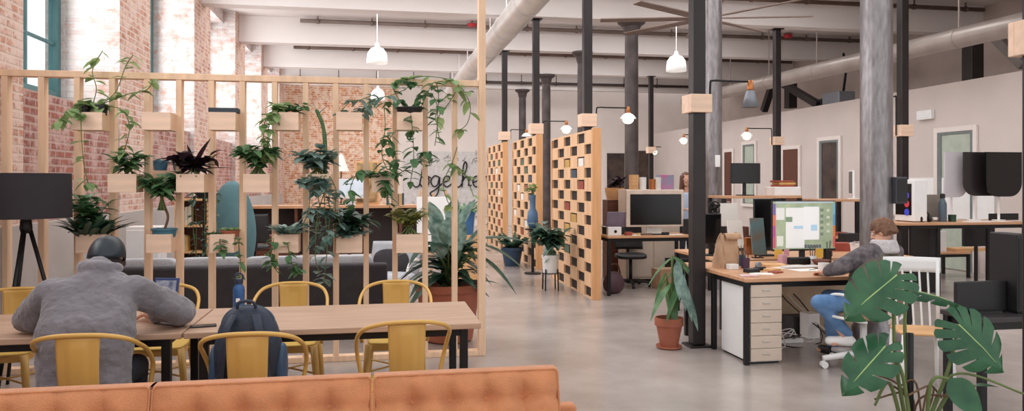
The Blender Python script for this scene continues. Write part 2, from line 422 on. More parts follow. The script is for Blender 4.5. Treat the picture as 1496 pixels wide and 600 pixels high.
# ---------------------------------------------------------------- arm lamps on pine blocks
def sconce(x, y, zb, bs, arm, rise, label, shade='bowl', glow=True, side=1):
    """pine block strapped on a post, black arm, shade with copper neck"""
    t = thing('arm_lamp', label, 'lamp', (x, y, zb), group='arm lamps on the posts')
    b = MB(); g = .069
    b.box(-bs, bs, -bs, -g, -bs * .8, bs * .8).box(-bs, bs, g, bs, -bs * .8, bs * .8).box(-bs, -g, -g, g, -bs * .8, bs * .8).box(g, bs, -g, g, -bs * .8, bs * .8)
    b.build('wood_block', PINE_BOX, t, bevel=.006)
    d = 1 if arm > 0 else -1
    MB().tube(catmull([(d * (bs + .02), -.02, -.08), (d * (bs + .02), -.02, rise - .04), (d * (bs + .05), -.02, rise), (d * (bs + .2), -.02, rise), (arm, -.02, rise)], 4), .011, 8).build('arm', BLK, t, smooth=True)
    h = .11
    if shade == 'cone':
        MB().lathe([(.028, .10), (.034, .02), (.034, .0)], 14, (arm, -.02, rise - .09)).build('neck', COPPER, t, smooth=True)
        MB().lathe([(.036, 0), (.05, -.03), (.085, -.17), (.08, -.17), (.045, -.03), (.0, -.01)], 20, (arm, -.02, rise - .09), caps=False).build('shade', GREYMET, t, smooth=True)
        if glow: MB().ell((arm, -.02, rise - .2), .035, .035, .045).build('bulb', GLOW, t, smooth=True)
    else:
        MB().lathe([(.02, .1), (.03, .06), (.036, .0)], 14, (arm, -.02, rise - .08)).build('neck', COPPER, t, smooth=True)
        MB().lathe([(.04, 0), (.085, -.03), (.125, -.08), (.12, -.085), (.08, -.04), (.0, -.01)], 20, (arm, -.02, rise - .08), caps=False).build('shade', OPAL, t, smooth=True)
        if glow: MB().ell((arm, -.02, rise - .175), .085, .085, .07).build('bulb', GLOW, t, smooth=True)
    return t
sconce(PX, 7.03, hz(152, 7.47), .112, .56, .235, 'arm lamp with a grey cone shade on the biggest pine block, nearest dark post', 'cone', False)
sconce(PX + .01, 11.02, hz(176, 11.4), .12, .64, .20, 'arm lamp reaching right from the post above the nearest lattice screen')
sconce(PX + .01, 14.75, hz(188, 15.0), .13, .62, .16, 'arm lamp over the gap between the nearest and middle lattice screens')
sconce(PX + .01, 18.5, hz(198, 18.6), .13, .55, .16, 'arm lamp on the post above the farthest lattice screen', glow=False)
sconce(PX2, 14.8, hz(206, 16.1), .11, -.70, .26, 'lit arm lamp reaching left above the far monitor and its shelf')
sconce(PX2, 18.45, hz(206, 19.7), .11, -.56, .16, 'small lit arm lamp left of the dark post with the big pine block')
sconce(PX2 - .05, 22.15, hz(219, 23.2), .12, .1, .1, 'far small lamp fixed close to its thin post', glow=True)
t_ = thing('wood_block', 'pine block strapped on the post at the right edge', 'block', (3.21, 3.16, 2.25))
for q_ in ((-.105, .105, -.105, -.069), (-.105, .105, .069, .105), (-.105, -.069, -.069, .069), (.069, .105, -.069, .069)): MB().box(*q_, 0, .17).build('clamp_board', PINE_BOX, t_, bevel=.004)
sconce(PX2, 10.9, hz(191, 12.2), .115, -.34, .55, 'pine block with a looped arm on the post behind the thick column', 'cone', False)
# ---------------------------------------------------------------- pipes and ducts under the ceiling
def pipe(x0, x1, y, z, r, label, m=PIPE):
    t = thing('ceiling_pipe', label, 'pipe', (0, 0, 0), group='pipes under the beams')
    MB().tube([(x0, y, z), (x1, y, z)], r, 10).build('tube', m, t, smooth=True)
    x = x0 + .4
    while x < x1:
        k = MB(); k.box(x - .012, x + .012, y - .012, y + .012, z + r, CEIL + .01 if y < 27 else z + .2); k.tube([(x - .03, y, z), (x + .03, y, z)], r * 1.35, 8); x += 1.25
        k.build('hanger', m, t)
    return t
pipe(-1.6, 13, 14.3, 5.36, .045, 'brown pipe crossing under the nearest visible beam at the top right', RUSTPIPE)
pipe(-1.75, 13, 18.15, 5.38, .048, 'brown pipe running above the white pendant lamps')
pipe(-2.3, 13, 22.0, 5.42, .048, 'brown pipe on the beam behind the left pendant lamp', RUSTPIPE)
pipe(-2.9, 13, 25.9, 5.08, .05, 'dark pipe in front of the farthest beam', mat('pipe_dark', (70, 60, 58), .6))
def duct(pts, r, label, m, n=9):
    t = thing('ventilation_duct', label, 'duct', (0, 0, 0))
    MB().tube(pts, r, 24).build('shell', m, t, smooth=True, autosm=50)
    a = Vector(pts[0]); b = Vector(pts[-1]); d = (b - a); L = d.length; d.normalize()
    for i in range(n):
        q = a + d * (L * (i + .5) / n)
        s = MB().tube([q - d * .03, q + d * .03], r * 1.04, 24); s.box(q.x - .01, q.x + .01, q.y - .01, q.y + .01, q.z + r, CEIL)
        s.build('collar', m, t, smooth=True, autosm=50)
    return t
duct([(2.36, 8.6, 4.48), (2.40, 27.2, 4.48)], .235, 'wide pale round duct running back above the timber partition', GALV)
duct([(9.62, 8, 4.0), (9.62, 22.5, 4.16)], .17, 'long grey duct sloping over the right-hand wall', mat('duct_grey', (168, 158, 152), .4, metal=.5, var=.1, scale=2), 7)
# braces and short post above the right wall
def brace(p, q, wd, name, label, cat, m=DARK):
    return tag(MB().beam(p, q, wd, wd).build(name, m, bevel=.01), label, cat)
a = PY(1421, 118, 0.1)
yb_, zb_ = atX(1421, 11.2)
brace((11.2, yb_, 3.46), (11.2, yb_, 4.35), .26, 'stub_post', 'short dark square post standing on the right wall under the duct', 'post')
def up(px, py, X):
    y, z = atX(px, X); return (X, y, hz(py, z))
brace(up(1452, 52, 11.0), up(1497, 96, 11.0), .16, 'diagonal_brace', 'diagonal dark brace at the top right corner', 'brace', mat('brace_grey', (110, 102, 98), .6))
brace(up(1137, 118, 11.0), up(1196, 153, 11.0), .17, 'diagonal_brace', 'diagonal dark brace above the wooden door, right of the thin post', 'brace')
brace(up(1128, 125, 11.0), up(1116, 162, 11.0), .17, 'diagonal_brace', 'steep dark brace above the right wall, left of the thin post', 'brace')
brace(up(1155, 122, 11.2), up(1155, 158, 11.2), .25, 'stub_post', 'short dark square post between the two dark braces', 'post')
# unit heater tucked over the wall
p = Vector(up(1225, 138, 11.2))
t = thing('unit_heater', 'grey box heater on top of the right wall beside the thick column', 'heater', (p.x, p.y, 3.46))
MB().box(-.22, .22, -.35, .35, .06, .36).build('case', GREYMET, t, bevel=.02)
MB().box(-.18, .18, .35, .65, .0, .26).build('motor', BLKP, t, bevel=.03)
MB().tube([(0, -.2, .36), (.06, -.2, .8), (0, -.2, 1.3)], .03, 8).build('flue', BLK, t, smooth=True)
MB().box(-.2, .2, -.3, -.25, 0, .06).build('foot', BLK, t); MB().box(-.2, .2, .25, .3, 0, .06).build('foot', BLK, t)
# exit light on the right wall
p = up(1355, 168, XR)
t = thing('emergency_light', 'white emergency light box on the right wall above the frosted door', 'light', (XR, p[1], p[2]))
MB().box(-.09, -.001, -.2, .2, -.09, .09).build('case', WHITEG, t, bevel=.015)
MB().box(-.1, -.09, -.17, .17, -.05, .03).build('diffuser', CERAM, t, bevel=.004)
# ---------------------------------------------------------------- pendants
def pendant(px, py, z, s, label):
    x, y = D(px, z); zb = hz(py, z)
    t = thing('pendant_lamp', label, 'lamp', (x, y, zb), group='white dome pendants')
    MB().lathe([(.045 * s, .40 * s), (.07 * s, .36 * s), (.14 * s, .33 * s), (.205 * s, .24 * s), (.225 * s, .12 * s), (.232 * s, 0), (.215 * s, 0), (.2 * s, .2 * s), (.1 * s, .31 * s), (0, .33 * s)], 28, caps=False).build('shade', OPAL, t, smooth=True)
    MB().lathe([(.02, .46 * s), (.04 * s, .45 * s), (.05 * s, .38 * s)], 12).build('cap', WHITE, t, smooth=True)
    MB().tube([(0, 0, .45 * s), (0, 0, CEIL - zb)], .009, 6).build('cord', WHITE, t)
    MB().lathe([(.0, -.04), (.06, 0), (.07, .06), (.03, .12), (0, .14)], 14, (0, 0, .09 * s), caps=False).build('bulb', GLOW, t, smooth=True)
    return t
pendant(551, 93, 16.6, 1.0, 'white dome pendant lamp hanging above the left half of the partition')
pendant(988, 104, 17.2, 1.0, 'white dome pendant lamp beside the ceiling fan')
pendant(552, 146, 24.5, 1.0, 'far white pendant lamp seen through the partition studs')
# ---------------------------------------------------------------- big ceiling fan
x, y = D(1030, 13.4); zf = hz(27, 13.4)
t = thing('ceiling_fan', 'huge ceiling fan with long thin blades behind the grey columns', 'fan', (x, y, zf), rz=R(30))
MB().lathe([(.0, -.12), (.12, -.1), (.17, -.03), (.17, .05), (.1, .12), (0, .13)], 20, caps=False).build('hub', GREYMET, t, smooth=True)
MB().tube([(0, 0, .1), (0, 0, CEIL - zf)], .035, 10).build('rod', GREYMET, t, smooth=True)
FANB = mat('fan_blade', (128, 108, 98), .5, var=.1)
for k in range(8):
    a = 2 * PI * k / 8; ca, sa = math.cos(a), math.sin(a)
    b = MB(); vs = []
    for r_, wv in ((.15, .06), (.5, .095), (1.85, .08)):
        for s_, dz in ((-1, -.012), (1, .012)):
            for h in (-.008, .008): vs.append((r_ * ca - s_ * wv * sa, r_ * sa + s_ * wv * ca, dz + h))
    fs = []
    for i in range(2):
        o = i * 4; fs += [(o, o + 4, o + 6, o + 2), (o + 1, o + 3, o + 7, o + 5), (o, o + 1, o + 5, o + 4), (o + 2, o + 6, o + 7, o + 3)]
    fs += [(0, 2, 3, 1), (8, 9, 11, 10)]
    b.add(vs, fs).build('blade', FANB, t)
# ---------------------------------------------------------------- lettering mural on the back wall
x0 = atY(590, YB)[0]; x1 = atY(714, YB)[0]; zt = hz(221, 27.5)
t = thing('mural_board', 'big pale mural board with black brush lettering on the back wall', 'mural', ((x0 + x1) / 2, YB - .06, .35))
W2 = (x1 - x0) / 2
MB().box(-W2, W2, 0, .06, 0, zt - .35).build('board', mat('mural_ground', (214, 210, 208), .8, var=.05, scale=9, c2=(196, 190, 188)), t, bevel=.005)
def stroke(mb, pts, r, o, s):
    mb.tube([(o[0] + p.x * s, -.012, o[1] + p.y * s) for p in catmull([(a, b, 0) for a, b in pts], 5)], r, 6, flat=.35)
INK = mat('mural_ink', (20, 19, 20), .7)
LET = {'T': ([(.0, 1.3), (.4, 1.42), (.8, 1.38), (1.1, 1.5)], [(.62, 1.38), (.52, .8), (.4, .15), (.2, .0), (.05, .12)]),
       'o': ([(.35, .62), (.1, .55), (.0, .25), (.15, .0), (.4, .05), (.5, .35), (.38, .6), (.6, .5)],),
       'g': ([(.45, .55), (.2, .62), (.0, .35), (.12, .05), (.35, .12), (.48, .55), (.42, -.2), (.2, -.55), (-.05, -.35), (.3, -.1), (.62, .2)],),
       'e': ([(.0, .25), (.35, .4), (.32, .6), (.1, .55), (.02, .25), (.2, .0), (.5, .2)],),
       't': ([(.28, 1.15), (.2, .5), (.18, .1), (.35, .0), (.5, .2)], [(-.02, .78), (.48, .84)]),
       'h': ([(.0, .3), (.28, 1.1), (.2, 1.4), (.08, 1.1), (.02, .0)], [(.04, .3), (.25, .6), (.4, .45), (.38, .1), (.55, .1)]),
       'r': ([(.0, .5), (.12, .62), (.1, .0)], [(.1, .35), (.25, .6), (.42, .55)])}
lt = MB(); cx = -W2 + .05; sc_ = .66
for ch, adv in (('T', .80), ('o', .6), ('g', .66), ('e', .55), ('t', .5), ('h', .6), ('e', .52), ('r', .4)):
    for st in LET[ch]: stroke(lt, st, .07, (cx + (.25 if ch == 'T' else 0), 1.08), sc_)
    cx += adv * sc_
lt.build('lettering', INK, t, smooth=True)
dl = MB(); r2 = random.Random(3)
for i in range(46):
    px_ = r2.uniform(-W2 + .1, W2 - .1); pz_ = r2.choice([r2.uniform(1.95, zt - .5), r2.uniform(.2, .6), r2.uniform(1.9, zt - .5)])
    a = r2.uniform(0, 6.28); n = r2.choice([3, 4, 5]); q = []
    for j in range(n):
        q.append((px_ + math.cos(a) * .05 * j + r2.uniform(-.03, .03), -.008, pz_ + math.sin(a) * .05 * j + r2.uniform(-.03, .03)))
    dl.tube(catmull(q, 3), .013, 5, flat=.4)
dl.build('brush_marks', INK, t)

# red valve and alarm bell on the pipes
q_ = PY(690, 36, 18.0)
t = thing('alarm_bell', 'small red alarm bell under the ceiling left of the pale duct', 'bell', (q_.x, 18.06, q_.z)); MB().lathe([(.0, -.05), (.10, -.03), (.12, .03), (.0, .05)], 18, caps=False).build('gong', mat('alarm_red', (190, 50, 60), .4), t, smooth=True); MB().tube([(0, 0, .03), (0, 0, CEIL - q_.z)], .02, 8).build('bracket', PIPE, t)
q_ = PY(1153, 52, 18.0)
t = thing('pipe_valve', 'small red valve under the brown pipe, right of the lit arm lamp post', 'valve', (q_.x, 18.06, q_.z)); MB().lathe([(.0, -.06), (.11, -.04), (.11, .04), (.0, .06)], 14, caps=False).build('wheel', mat('alarm_red', (0, 0, 0)), t, smooth=True); MB().tube([(0, 0, .04), (0, 0, CEIL - q_.z)], .02, 8).build('spindle', PIPE, t)
# ================================================================ FOLIAGE TOOLS
def leaf(mb, base, d, L, W, droop=.25, fold=.2, n=4, tip=1.0, r=rnd, up=None):
    d = Vector(d).normalized(); up = Vector(up) if up else Vector((0, 0, 1))
    sd = d.cross(up)
    if sd.length < .05: sd = d.cross(Vector((1, .2, 0)))
    sd.normalize(); nn = sd.cross(d).normalized()
    vs = []; p = Vector(base)
    for i in range(n + 1):
        t = i / n
        w = W * .5 * (math.sin(PI * min(1, t ** .75 * .97 + .02)) ** .8)
        q = p + d * (L * t) - Vector((0, 0, 1)) * (droop * L * t * t)
        vs += [q - sd * w + nn * (fold * w), q, q + sd * w + nn * (fold * w)]
    fs = []
    for i in range(n):
        o = i * 3; fs += [(o, o + 1, o + 4, o + 3), (o + 1, o + 2, o + 5, o + 4)]
    mb.add(vs, fs)
def rdir(r, up=.3):
    a = r.uniform(0, 2 * PI); z = r.uniform(-.4, 1) * (1 - abs(up)) + up
    return Vector((math.cos(a), math.sin(a), z)).normalized()
def bush(t, c, n, L, W, m, up=.5, droop=.4, spread=.03, stem_h=0.0, r=None, stemm=STEM, stemr=.006, radius=0.0):
    """n leaves rising from c (local); with stem_h, leaves hang on short branches inside a ball"""
    r = r or random.Random(hash((round(c[0], 3), n)) & 1023)
    lv = MB(); st = MB(); c = Vector(c)
    if stem_h:
        k = max(4, n // 9)
        for i in range(k):
            d = rdir(r, .55); e = c + Vector((0, 0, stem_h)) * r.uniform(.6, 1) + Vector((d.x, d.y, d.z * .8)) * radius
            pts = catmull([c + Vector((r.uniform(-spread, spread), r.uniform(-spread, spread), 0)), c + Vector((d.x * .02, d.y * .02, stem_h * .6)), e], 4)
            st.tube(pts, [stemr * (1 - .6 * j / (len(pts) - 1)) for j in range(len(pts))], 5)
            for j in range(n // k + 1):
                p = pts[r.randrange(len(pts) // 2, len(pts))]
                leaf(lv, p, rdir(r, .15), L * r.uniform(.7, 1.15), W * r.uniform(.8, 1.1), droop * r.uniform(.4, 1.3))
    else:
        for i in range(n):
            d = rdir(r, up); b = c + Vector((r.uniform(-spread, spread), r.uniform(-spread, spread), 0))
            leaf(lv, b, d, L * r.uniform(.6, 1.1), W * r.uniform(.8, 1.1), droop * r.uniform(.5, 1.3), n=6)
    if st.v: st.build('stem', stemm, t, smooth=True)
    lv.build('foliage', m, t, smooth=True)
def vines(t, paths, per, L, W, m, r, stemr=.004):
    lv = MB(); st = MB()
    for pts in paths:
        c = catmull(pts, 7); st.tube(c, stemr, 5)
        for i in range(per):
            p = c[r.randrange(1, len(c))]
            a = r.uniform(0, 2 * PI); d = Vector((math.cos(a), math.sin(a) * .7, r.uniform(-.7, .4)))
            leaf(lv, p, d, L * r.uniform(.65, 1.2), W * r.uniform(.75, 1.15), r.uniform(.1, .5))
    st.build('stem', STEM, t, smooth=True); lv.build('foliage', m, t, smooth=True)
def pot(t, c, r0, r1, h, m, soil=True, name='pot'):
    o = MB().lathe([(r0 * .96, 0), (r0, .01), (r1, h * .82), (r1 * 1.08, h * .84), (r1 * 1.08, h), (r1 * .94, h), (r1 * .9, h * .86), (0, h * .84)], 24, c, caps=False).build(name, m, t, smooth=True, autosm=40)
    if soil: MB().lathe([(0, h * .85), (r1 * .9, h * .87), (0, h * .9)], 16, c, caps=False).build('soil', SOIL, t, smooth=True)
    return o
# ================================================================ YELLOW CHAIRS
def make_chair(label, loc, rz=0):
    t = thing('metal_armchair', label, 'chair', loc, rz, group='yellow metal chairs at the long table')
    s = MB()
    def seatf(u, v):
        x = (u - .5) * 2; y = (v - .5) * 2
        k = (max(abs(x), abs(y)) ** 6)
        rr = 1 - .10 * (x * x * y * y)
        return (x * .20 * rr, y * .20 * rr, .452 - .012 * (1 - k) * (1 - x * x * .5))
    s.grid(seatf, 14, 14)
    s.build('seat', YEL2, t, smooth=True, solid=.012)
    a = MB(); a.box(-.195, .195, -.195, -.185, .40, .445).box(-.195, .195, .185, .195, .40, .445).box(-.195, -.185, -.185, .185, .40, .445).box(.185, .195, -.185, .185, .40, .445)
    a.build('apron', YEL, t)
    hoop = [(-.235, .15, .455), (-.262, .13, .60), (-.268, .02, .70), (-.258, -.10, .765), (-.215, -.19, .815), (-.12, -.235, .842), (0, -.245, .848)]
    full = hoop + [(-x, y, z) for x, y, z in reversed(hoop[:-1])]
    MB().tube(catmull(full, 5), .0125, 10).build('back_rail', YEL, t, smooth=True)
    sp = MB()
    def spf(u, v):
        wd_ = .092 + .014 * v; x = (u - .5) * 2 * wd_
        z = .44 + .405 * v; y = -.188 - .052 * v - .02 * math.sin(PI * v)
        e = .006 if (.28 < u < .72 and .1 < v < .88) else 0
        return (x, y - e + .012 * ((u - .5) * 2) ** 2, z)
    sp.grid(spf, 16, 16); sp.build('splat', YEL, t, smooth=True, solid=.004)
    for sx in (-1, 1):
        for sy in (-1, 1):
            l = MB(); l.tube([(sx * .185, sy * .185, .445), (sx * .205, sy * .21, .22), (sx * .222, sy * .235, .01)], [.028, .023, .016], 8)
            l.lathe([(.02, 0), (.02, .012)], 8, (sx * .222, sy * .235, 0))
            l.build('leg', YEL, t, smooth=True)
    b = MB(); b.tube([(-.2, -.2, .25), (.2, .2, .25)], .007, 6).build('brace', YEL, t)
    b = MB(); b.tube([(.2, -.2, .25), (-.2, .2, .25)], .007, 6).build('brace', YEL, t)
    return t
ch0 = make_chair('yellow metal armchair the man in the grey jacket sits on', (-1.50, 4.40, 0), 0)
dup(ch0, (-.655, 4.29, 0), 0, 'yellow metal armchair with the navy backpack on its seat')
dup(ch0, (.155, 4.47, 0), R(3), 'yellow metal armchair, empty, on the near side at the right end of the table')
dup(ch0, (-1.56, 5.84, 0), PI + R(4), 'yellow metal armchair on the far side, opposite the man in the cap')
dup(ch0, (-.63, 5.78, 0), PI, 'yellow metal armchair on the far side, just right of the blue bottle')
dup(ch0, (.14, 5.74, 0), PI - R(3), 'yellow metal armchair on the far side at the right end of the table')
dup(ch0, (-2.56, 5.82, 0), PI + R(3), 'yellow metal armchair on the far side, below the black floor lamp')
# ================================================================ LONG TABLES
def table(x0, x1, y0, y1, label):
    t = thing('long_table', label, 'table', ((x0 + x1) / 2, (y0 + y1) / 2, 0), group='pale tables set end to end')
    w, d = (x1 - x0) / 2, (y1 - y0) / 2
    MB().box(-w, w, -d, d, .715, .752).build('tabletop', OAK, t, bevel=.006)
    f = MB(); f.box(-w + .09, w - .09, -d + .06, -d + .09, .665, .715).box(-w + .09, w - .09, d - .09, d - .06, .665, .715).box(-w + .09, -w + .12, -d + .09, d - .09, .665, .715).box(w - .12, w - .09, -d + .09, d - .09, .665, .715)
    f.build('under_frame', BLK, t)
    for sx in (-1, 1):
        for sy in (-1, 1):
            MB().cbox((sx * (w - .10), sy * (d - .08), .3575), .05, .05, .715).build('leg', BLK, t, bevel=.004)
    return t
table(-1.105, .64, 4.64, 5.50, 'long pale table with the blue bottle and phone, at the right')
table(-2.87, -1.115, 4.64, 5.50, 'long pale table at the left end where the man leans')
# ================================================================ TAN SOFA
t = thing('tufted_sofa', 'tan tufted sofa in the foreground, seen from the front', 'sofa', (-.45, 3.0, 0))
SX = -.45
xs = [-2.53, -1.70, -.862, -.016, .765]
for i in range(len(xs) - 1):
    x0, x1 = xs[i] - SX + .006, xs[i + 1] - SX - .006; w = x1 - x0; hgt = .46; th = .17
    cm = MB(); NB = [(bx_, bz) for bx_ in (.2, .4, .6, .8) for bz in (.36, .76)]
    def face(u, v, x0=x0, w=w):
        eu = min(u, 1 - u); ev = min(v, 1 - v)
        puff = .045 * (1 - math.exp(-eu * 16)) * (1 - math.exp(-ev * 9))
        dent = 0
        for bu, bv in NB:
            dd = ((u - bu) * w) ** 2 + ((v - bv) * hgt) ** 2
            dent += .042 * math.exp(-dd / .0020)
        for bu in (.2, .4, .6, .8): dent += .012 * math.exp(-((u - bu) * w / .014) ** 2) * (1 if v < .9 else .3)
        for bv in (.36, .76): dent += .012 * math.exp(-((v - bv) * hgt / .014) ** 2)
        y = -puff + dent; z = v * hgt; yy = y
        return x0 + u * w, yy, z
    def out(p):            # lean the cushion back
        x, y, z = p; a = R(14)
        return (x, .02 + y * math.cos(a) + z * math.sin(a), .385 + z * math.cos(a) - y * math.sin(a))
    cm.grid(lambda u, v: out(face(u, v)), 56, 28)
    cm.grid(lambda u, v: out((x0 + (1 - u) * w, th, v * hgt)), 8, 4)
    cm.grid(lambda u, v: out((x0 + u * w, v * th - .03 * math.sin(PI * v) * 0, hgt + .018 * math.sin(PI * v))), 20, 6)
    cm.grid(lambda u, v: out((x0 + u * w, th * (1 - v), 0)), 8, 2)
    cm.grid(lambda u, v: out((x0, th * (1 - u), v * hgt)), 4, 8)
    cm.grid(lambda u, v: out((x0 + w, th * u, v * hgt)), 4, 8)
    o = cm.build('back_cushion', TAN, t, smooth=True, autosm=50)
    pp = [out(p) for p in ((x0, 0, .05), (x0, 0, hgt - .012), (x0 + .012, 0, hgt), (x0 + w - .012, 0, hgt), (x0 + w, 0, hgt - .012), (x0 + w, 0, .05))]
    MB().tube(pp, .0055, 6).build('piping', TAN, o, smooth=True)
    bt = [out((x0 + bu * w, face(bu, bv)[1] - .004, bv * hgt)) for bu, bv in NB]
    for q in bt: MB().ell(q, .012, .006, .012, 10, 6).build('button', TAN, o, smooth=True)
    MB().box(x0, x1, -.62, .0, .27, .43).build('seat_cushion', TAN, t, bevel=.03, seg=3)
MB().box(xs[0] - SX, .895 - SX, .30, .38, .16, .62).build('back_frame', TAN, t, bevel=.02, seg=3)
MB().box(xs[0] - SX, .895 - SX, -.62, .36, .16, .26).build('base', TAN, t, bevel=.015)
for lx in (xs[0] - SX + .12, .77 - SX):
    for ly in (-.52, .28): MB().lathe([(.014, 0), (.024, .16)], 12, (lx, ly, 0)).build('leg', WALNUT, t, smooth=True)
# ================================================================ FLOOR LAMP
lx, ly = D(38, 5.87)
t = thing('floor_lamp', 'black drum floor lamp on a wooden tripod at the left edge', 'lamp', (lx, ly, 0))
zt, zb = hz(253, 5.87), hz(318, 5.87)
MB().lathe([(.315, zb), (.31, zt), (.305, zt), (.31, zb)], 40, caps=False).build('lamp_shade', mat('shade_black', (40, 36, 42), .8, var=.04), t, smooth=True, autosm=40)
MB().lathe([(0, zb + .05), (.30, zb + .05)], 30, caps=False).build('diffuser', mat('shade_lining', (210, 200, 190), .7), t)
MB().lathe([(.035, zb - .12), (.045, zb - .08), (.03, zb + .06)], 16).build('hub', BLK, t, smooth=True)
for a in (15, 135, 258):
    a = R(a); MB().tube([(.02 * math.cos(a), .02 * math.sin(a), zb - .06), (.33 * math.cos(a), .33 * math.sin(a), 0)], [.017, .014], 8).build('leg', WALNUT if a < 0 else BLK, t, smooth=True)
# ================================================================ THINGS ON THE TABLE
TZ = .752
x, y = D(349, 5.02)
t = thing('water_bottle', 'blue metal water bottle with a loop lid on the long table', 'bottle', (x, y, TZ))
MB().lathe([(.034, 0), (.038, .006), (.038, .155), (.034, .175), (.024, .19), (.024, .2)], 24).build('body', BLUE, t, smooth=True, autosm=40)
MB().lathe([(.026, .198), (.028, .205), (.028, .225), (.02, .23)], 20).build('lid', mat('lid_navy', (30, 44, 66), .5), t, smooth=True, autosm=40)
MB().tube(catmull([(-.022, 0, .222), (-.026, 0, .25), (0, 0, .268), (.026, 0, .25), (.022, 0, .222)], 5), .006, 8).build('loop', mat('lid_navy', (0, 0, 0)), t, smooth=True)
MB().box(-.012, .012, -.0395, -.037, .08, .105).build('emblem', WHITE, t)
x, y = D(297, 4.56)
t = thing('smartphone', 'black smartphone lying on the table beside the backpack', 'phone', (x, y, TZ), R(12))
MB().box(-.075, .075, -.037, .037, 0, .009).build('body', BLKP, t, bevel=.006, seg=3)
MB().box(-.07, .07, -.033, .033, .0088, .0096).build('screen', BLKS, t)
x, y = D(231, 4.98)
t = thing('tablet', 'tablet in a blue case propped up in front of the man', 'tablet', (x + .03, y, TZ), R(-14))
cs = MB().box(-.085, .085, -.006, .006, 0, .24); o = cs.build('case', mat('case_blue', (44, 62, 112), .5), t, bevel=.004); o.rotation_euler = (R(-14), 0, 0)
o2 = MB().box(-.07, .07, -.0085, -.006, .018, .222).build('screen', mat('tablet_screen', (176, 182, 196), .3, var=.35, scale=22, c2=(70, 82, 112)), t); o2.rotation_euler = (R(-14), 0, 0)
o3 = MB().beam((0, .05, .17), (0, .15, .005), .06, .006).build('stand', mat('case_blue', (0, 0, 0)), t)
# backpack standing on the second chair
x, y = D(366, 4.22)
t = thing('backpack', 'navy backpack standing on the yellow chair beside the man', 'backpack', (x - .01, y, .466), R(-4))
def sup(mb, c, rx, ry, rz, e=2.8, nu=28, nv=18, top=1.0):
    def f(u, v):
        th = 2 * PI * u; ph = PI * (v - .5)
        sg = lambda a, p: math.copysign(abs(a) ** p, a)
        p = 2 / e; k = 1.0 if v < .5 else top
        x_ = rx * sg(math.cos(ph), p) * sg(math.cos(th), p); y_ = ry * sg(math.cos(ph), p) * sg(math.sin(th), p); z_ = rz * sg(math.sin(ph), p)
        return c[0] + x_ * (1 - (1 - top) * max(0, z_ / rz)), c[1] + y_ * (1 - .35 * max(0, z_ / rz)), c[2] + z_
    return mb.grid(f, nu, nv)
sup(MB(), (0, 0, .235), .182, .115, .235, 3.0, top=.78).build('main_bag', NAVY, t, smooth=True)
sup(MB(), (0, .125, .17), .14, .05, .16, 3.2, top=.85).build('front_pocket', NAVY, t, smooth=True)
for sx in (-1, 1):
    sup(MB(), (sx * .178, .01, .13), .03, .075, .125, 3).build('side_pocket', NAVYB, t, smooth=True)
    pth = catmull([(sx * .06, -.085, .43), (sx * .085, -.135, .36), (sx * .105, -.145, .22), (sx * .13, -.115, .06)], 8)
    MB().tube(pth, .026, 8, flat=.35).build('strap', NAVY, t, smooth=True)
MB().tube(catmull([(-.05, -.05, .462), (-.04, -.06, .495), (0, -.062, .505), (.04, -.06, .495), (.05, -.05, .462)], 5), .009, 8).build('handle', NAVY, t, smooth=True)
MB().tube(catmull([(-.15, -.02, .28), (-.135, .0, .40), (-.06, .0, .462), (.06, .0, .462), (.135, .0, .40), (.15, -.02, .28)], 6), .007, 6).build('zip', mat('zip_teal', (52, 74, 92), .4), t, smooth=True)
# ================================================================ TIMBER PARTITION
PY0 = 7.04
t = thing('timber_partition', 'open timber stud partition holding the planter boxes', 'partition', (0, PY0, 0))
def ptop(x): return 2.58
SPX = [10, 63, 115, 166, 217, 263, 310, 355, 402, 447, 491, 535, 577, 621, 664]
SXW = [atY(p, PY0)[0] for p in SPX]
XE = atY(703, PY0)[0]
MB().box(SXW[0] - .06, XE - .03, -.05, .05, 2.52, 2.575).build('top_rail', PINE, t, bevel=.004)
MB().box(SXW[0] - .06, XE - .03, -.05, .05, 0.0, .05).build('bottom_rail', PINE, t, bevel=.004)
for x in SXW: MB().box(x - .024, x + .024, -.046, .046, .05, 2.52).build('stud', PINE, t, bevel=.003)
MB().box(XE - .03, XE + .036, -.05, .05, 0, CEIL - .01).build('end_post', PINE, t, bevel=.004)
def xo(i): return SXW[i]
# planter boxes: pine boxes hung on the front of the studs
BY = PY0 - .247
def pbox(pa, pb, y0, y1, label, Y=BY, dep_=.2):
    """box seen between columns pa..pb and rows y0..y1; returns (x centre, y centre, soil z, half width)"""
    xa = atY(pa, Y)[0]; xb, zz = atY(pb, Y); zt = hz(y0, zz); zb = hz(y1, zz); w = (xb - xa) / 2; h = zt - zb
    t = thing('planter_box', label, 'planter box', ((xa + xb) / 2, Y + dep_ / 2, zb), group='pine planter boxes in the partition')
    d = dep_ / 2
    MB().box(-w, w, -d, -d + .02, 0, h).build('front_board', PINE_BOX, t, bevel=.002)
    MB().box(-w, w, d - .02, d, 0, h).build('rear_board', PINE_BOX, t, bevel=.002)
    for sx in (-1, 1): MB().box(sx * w, sx * (w - .02), -d + .02, d - .02, 0, h).build('side_board', PINE, t, bevel=.002)
    MB().box(-w + .02, w - .02, -d + .02, d - .02, 0, .02).build('bottom', PINE, t)
    MB().box(-w + .02, w - .02, -d + .02, d - .02, .02, h - .025).build('soil', SOIL, t)
    return Vector(((xa + xb) / 2, Y + dep_ / 2, zb + h - .02)), w
T = []
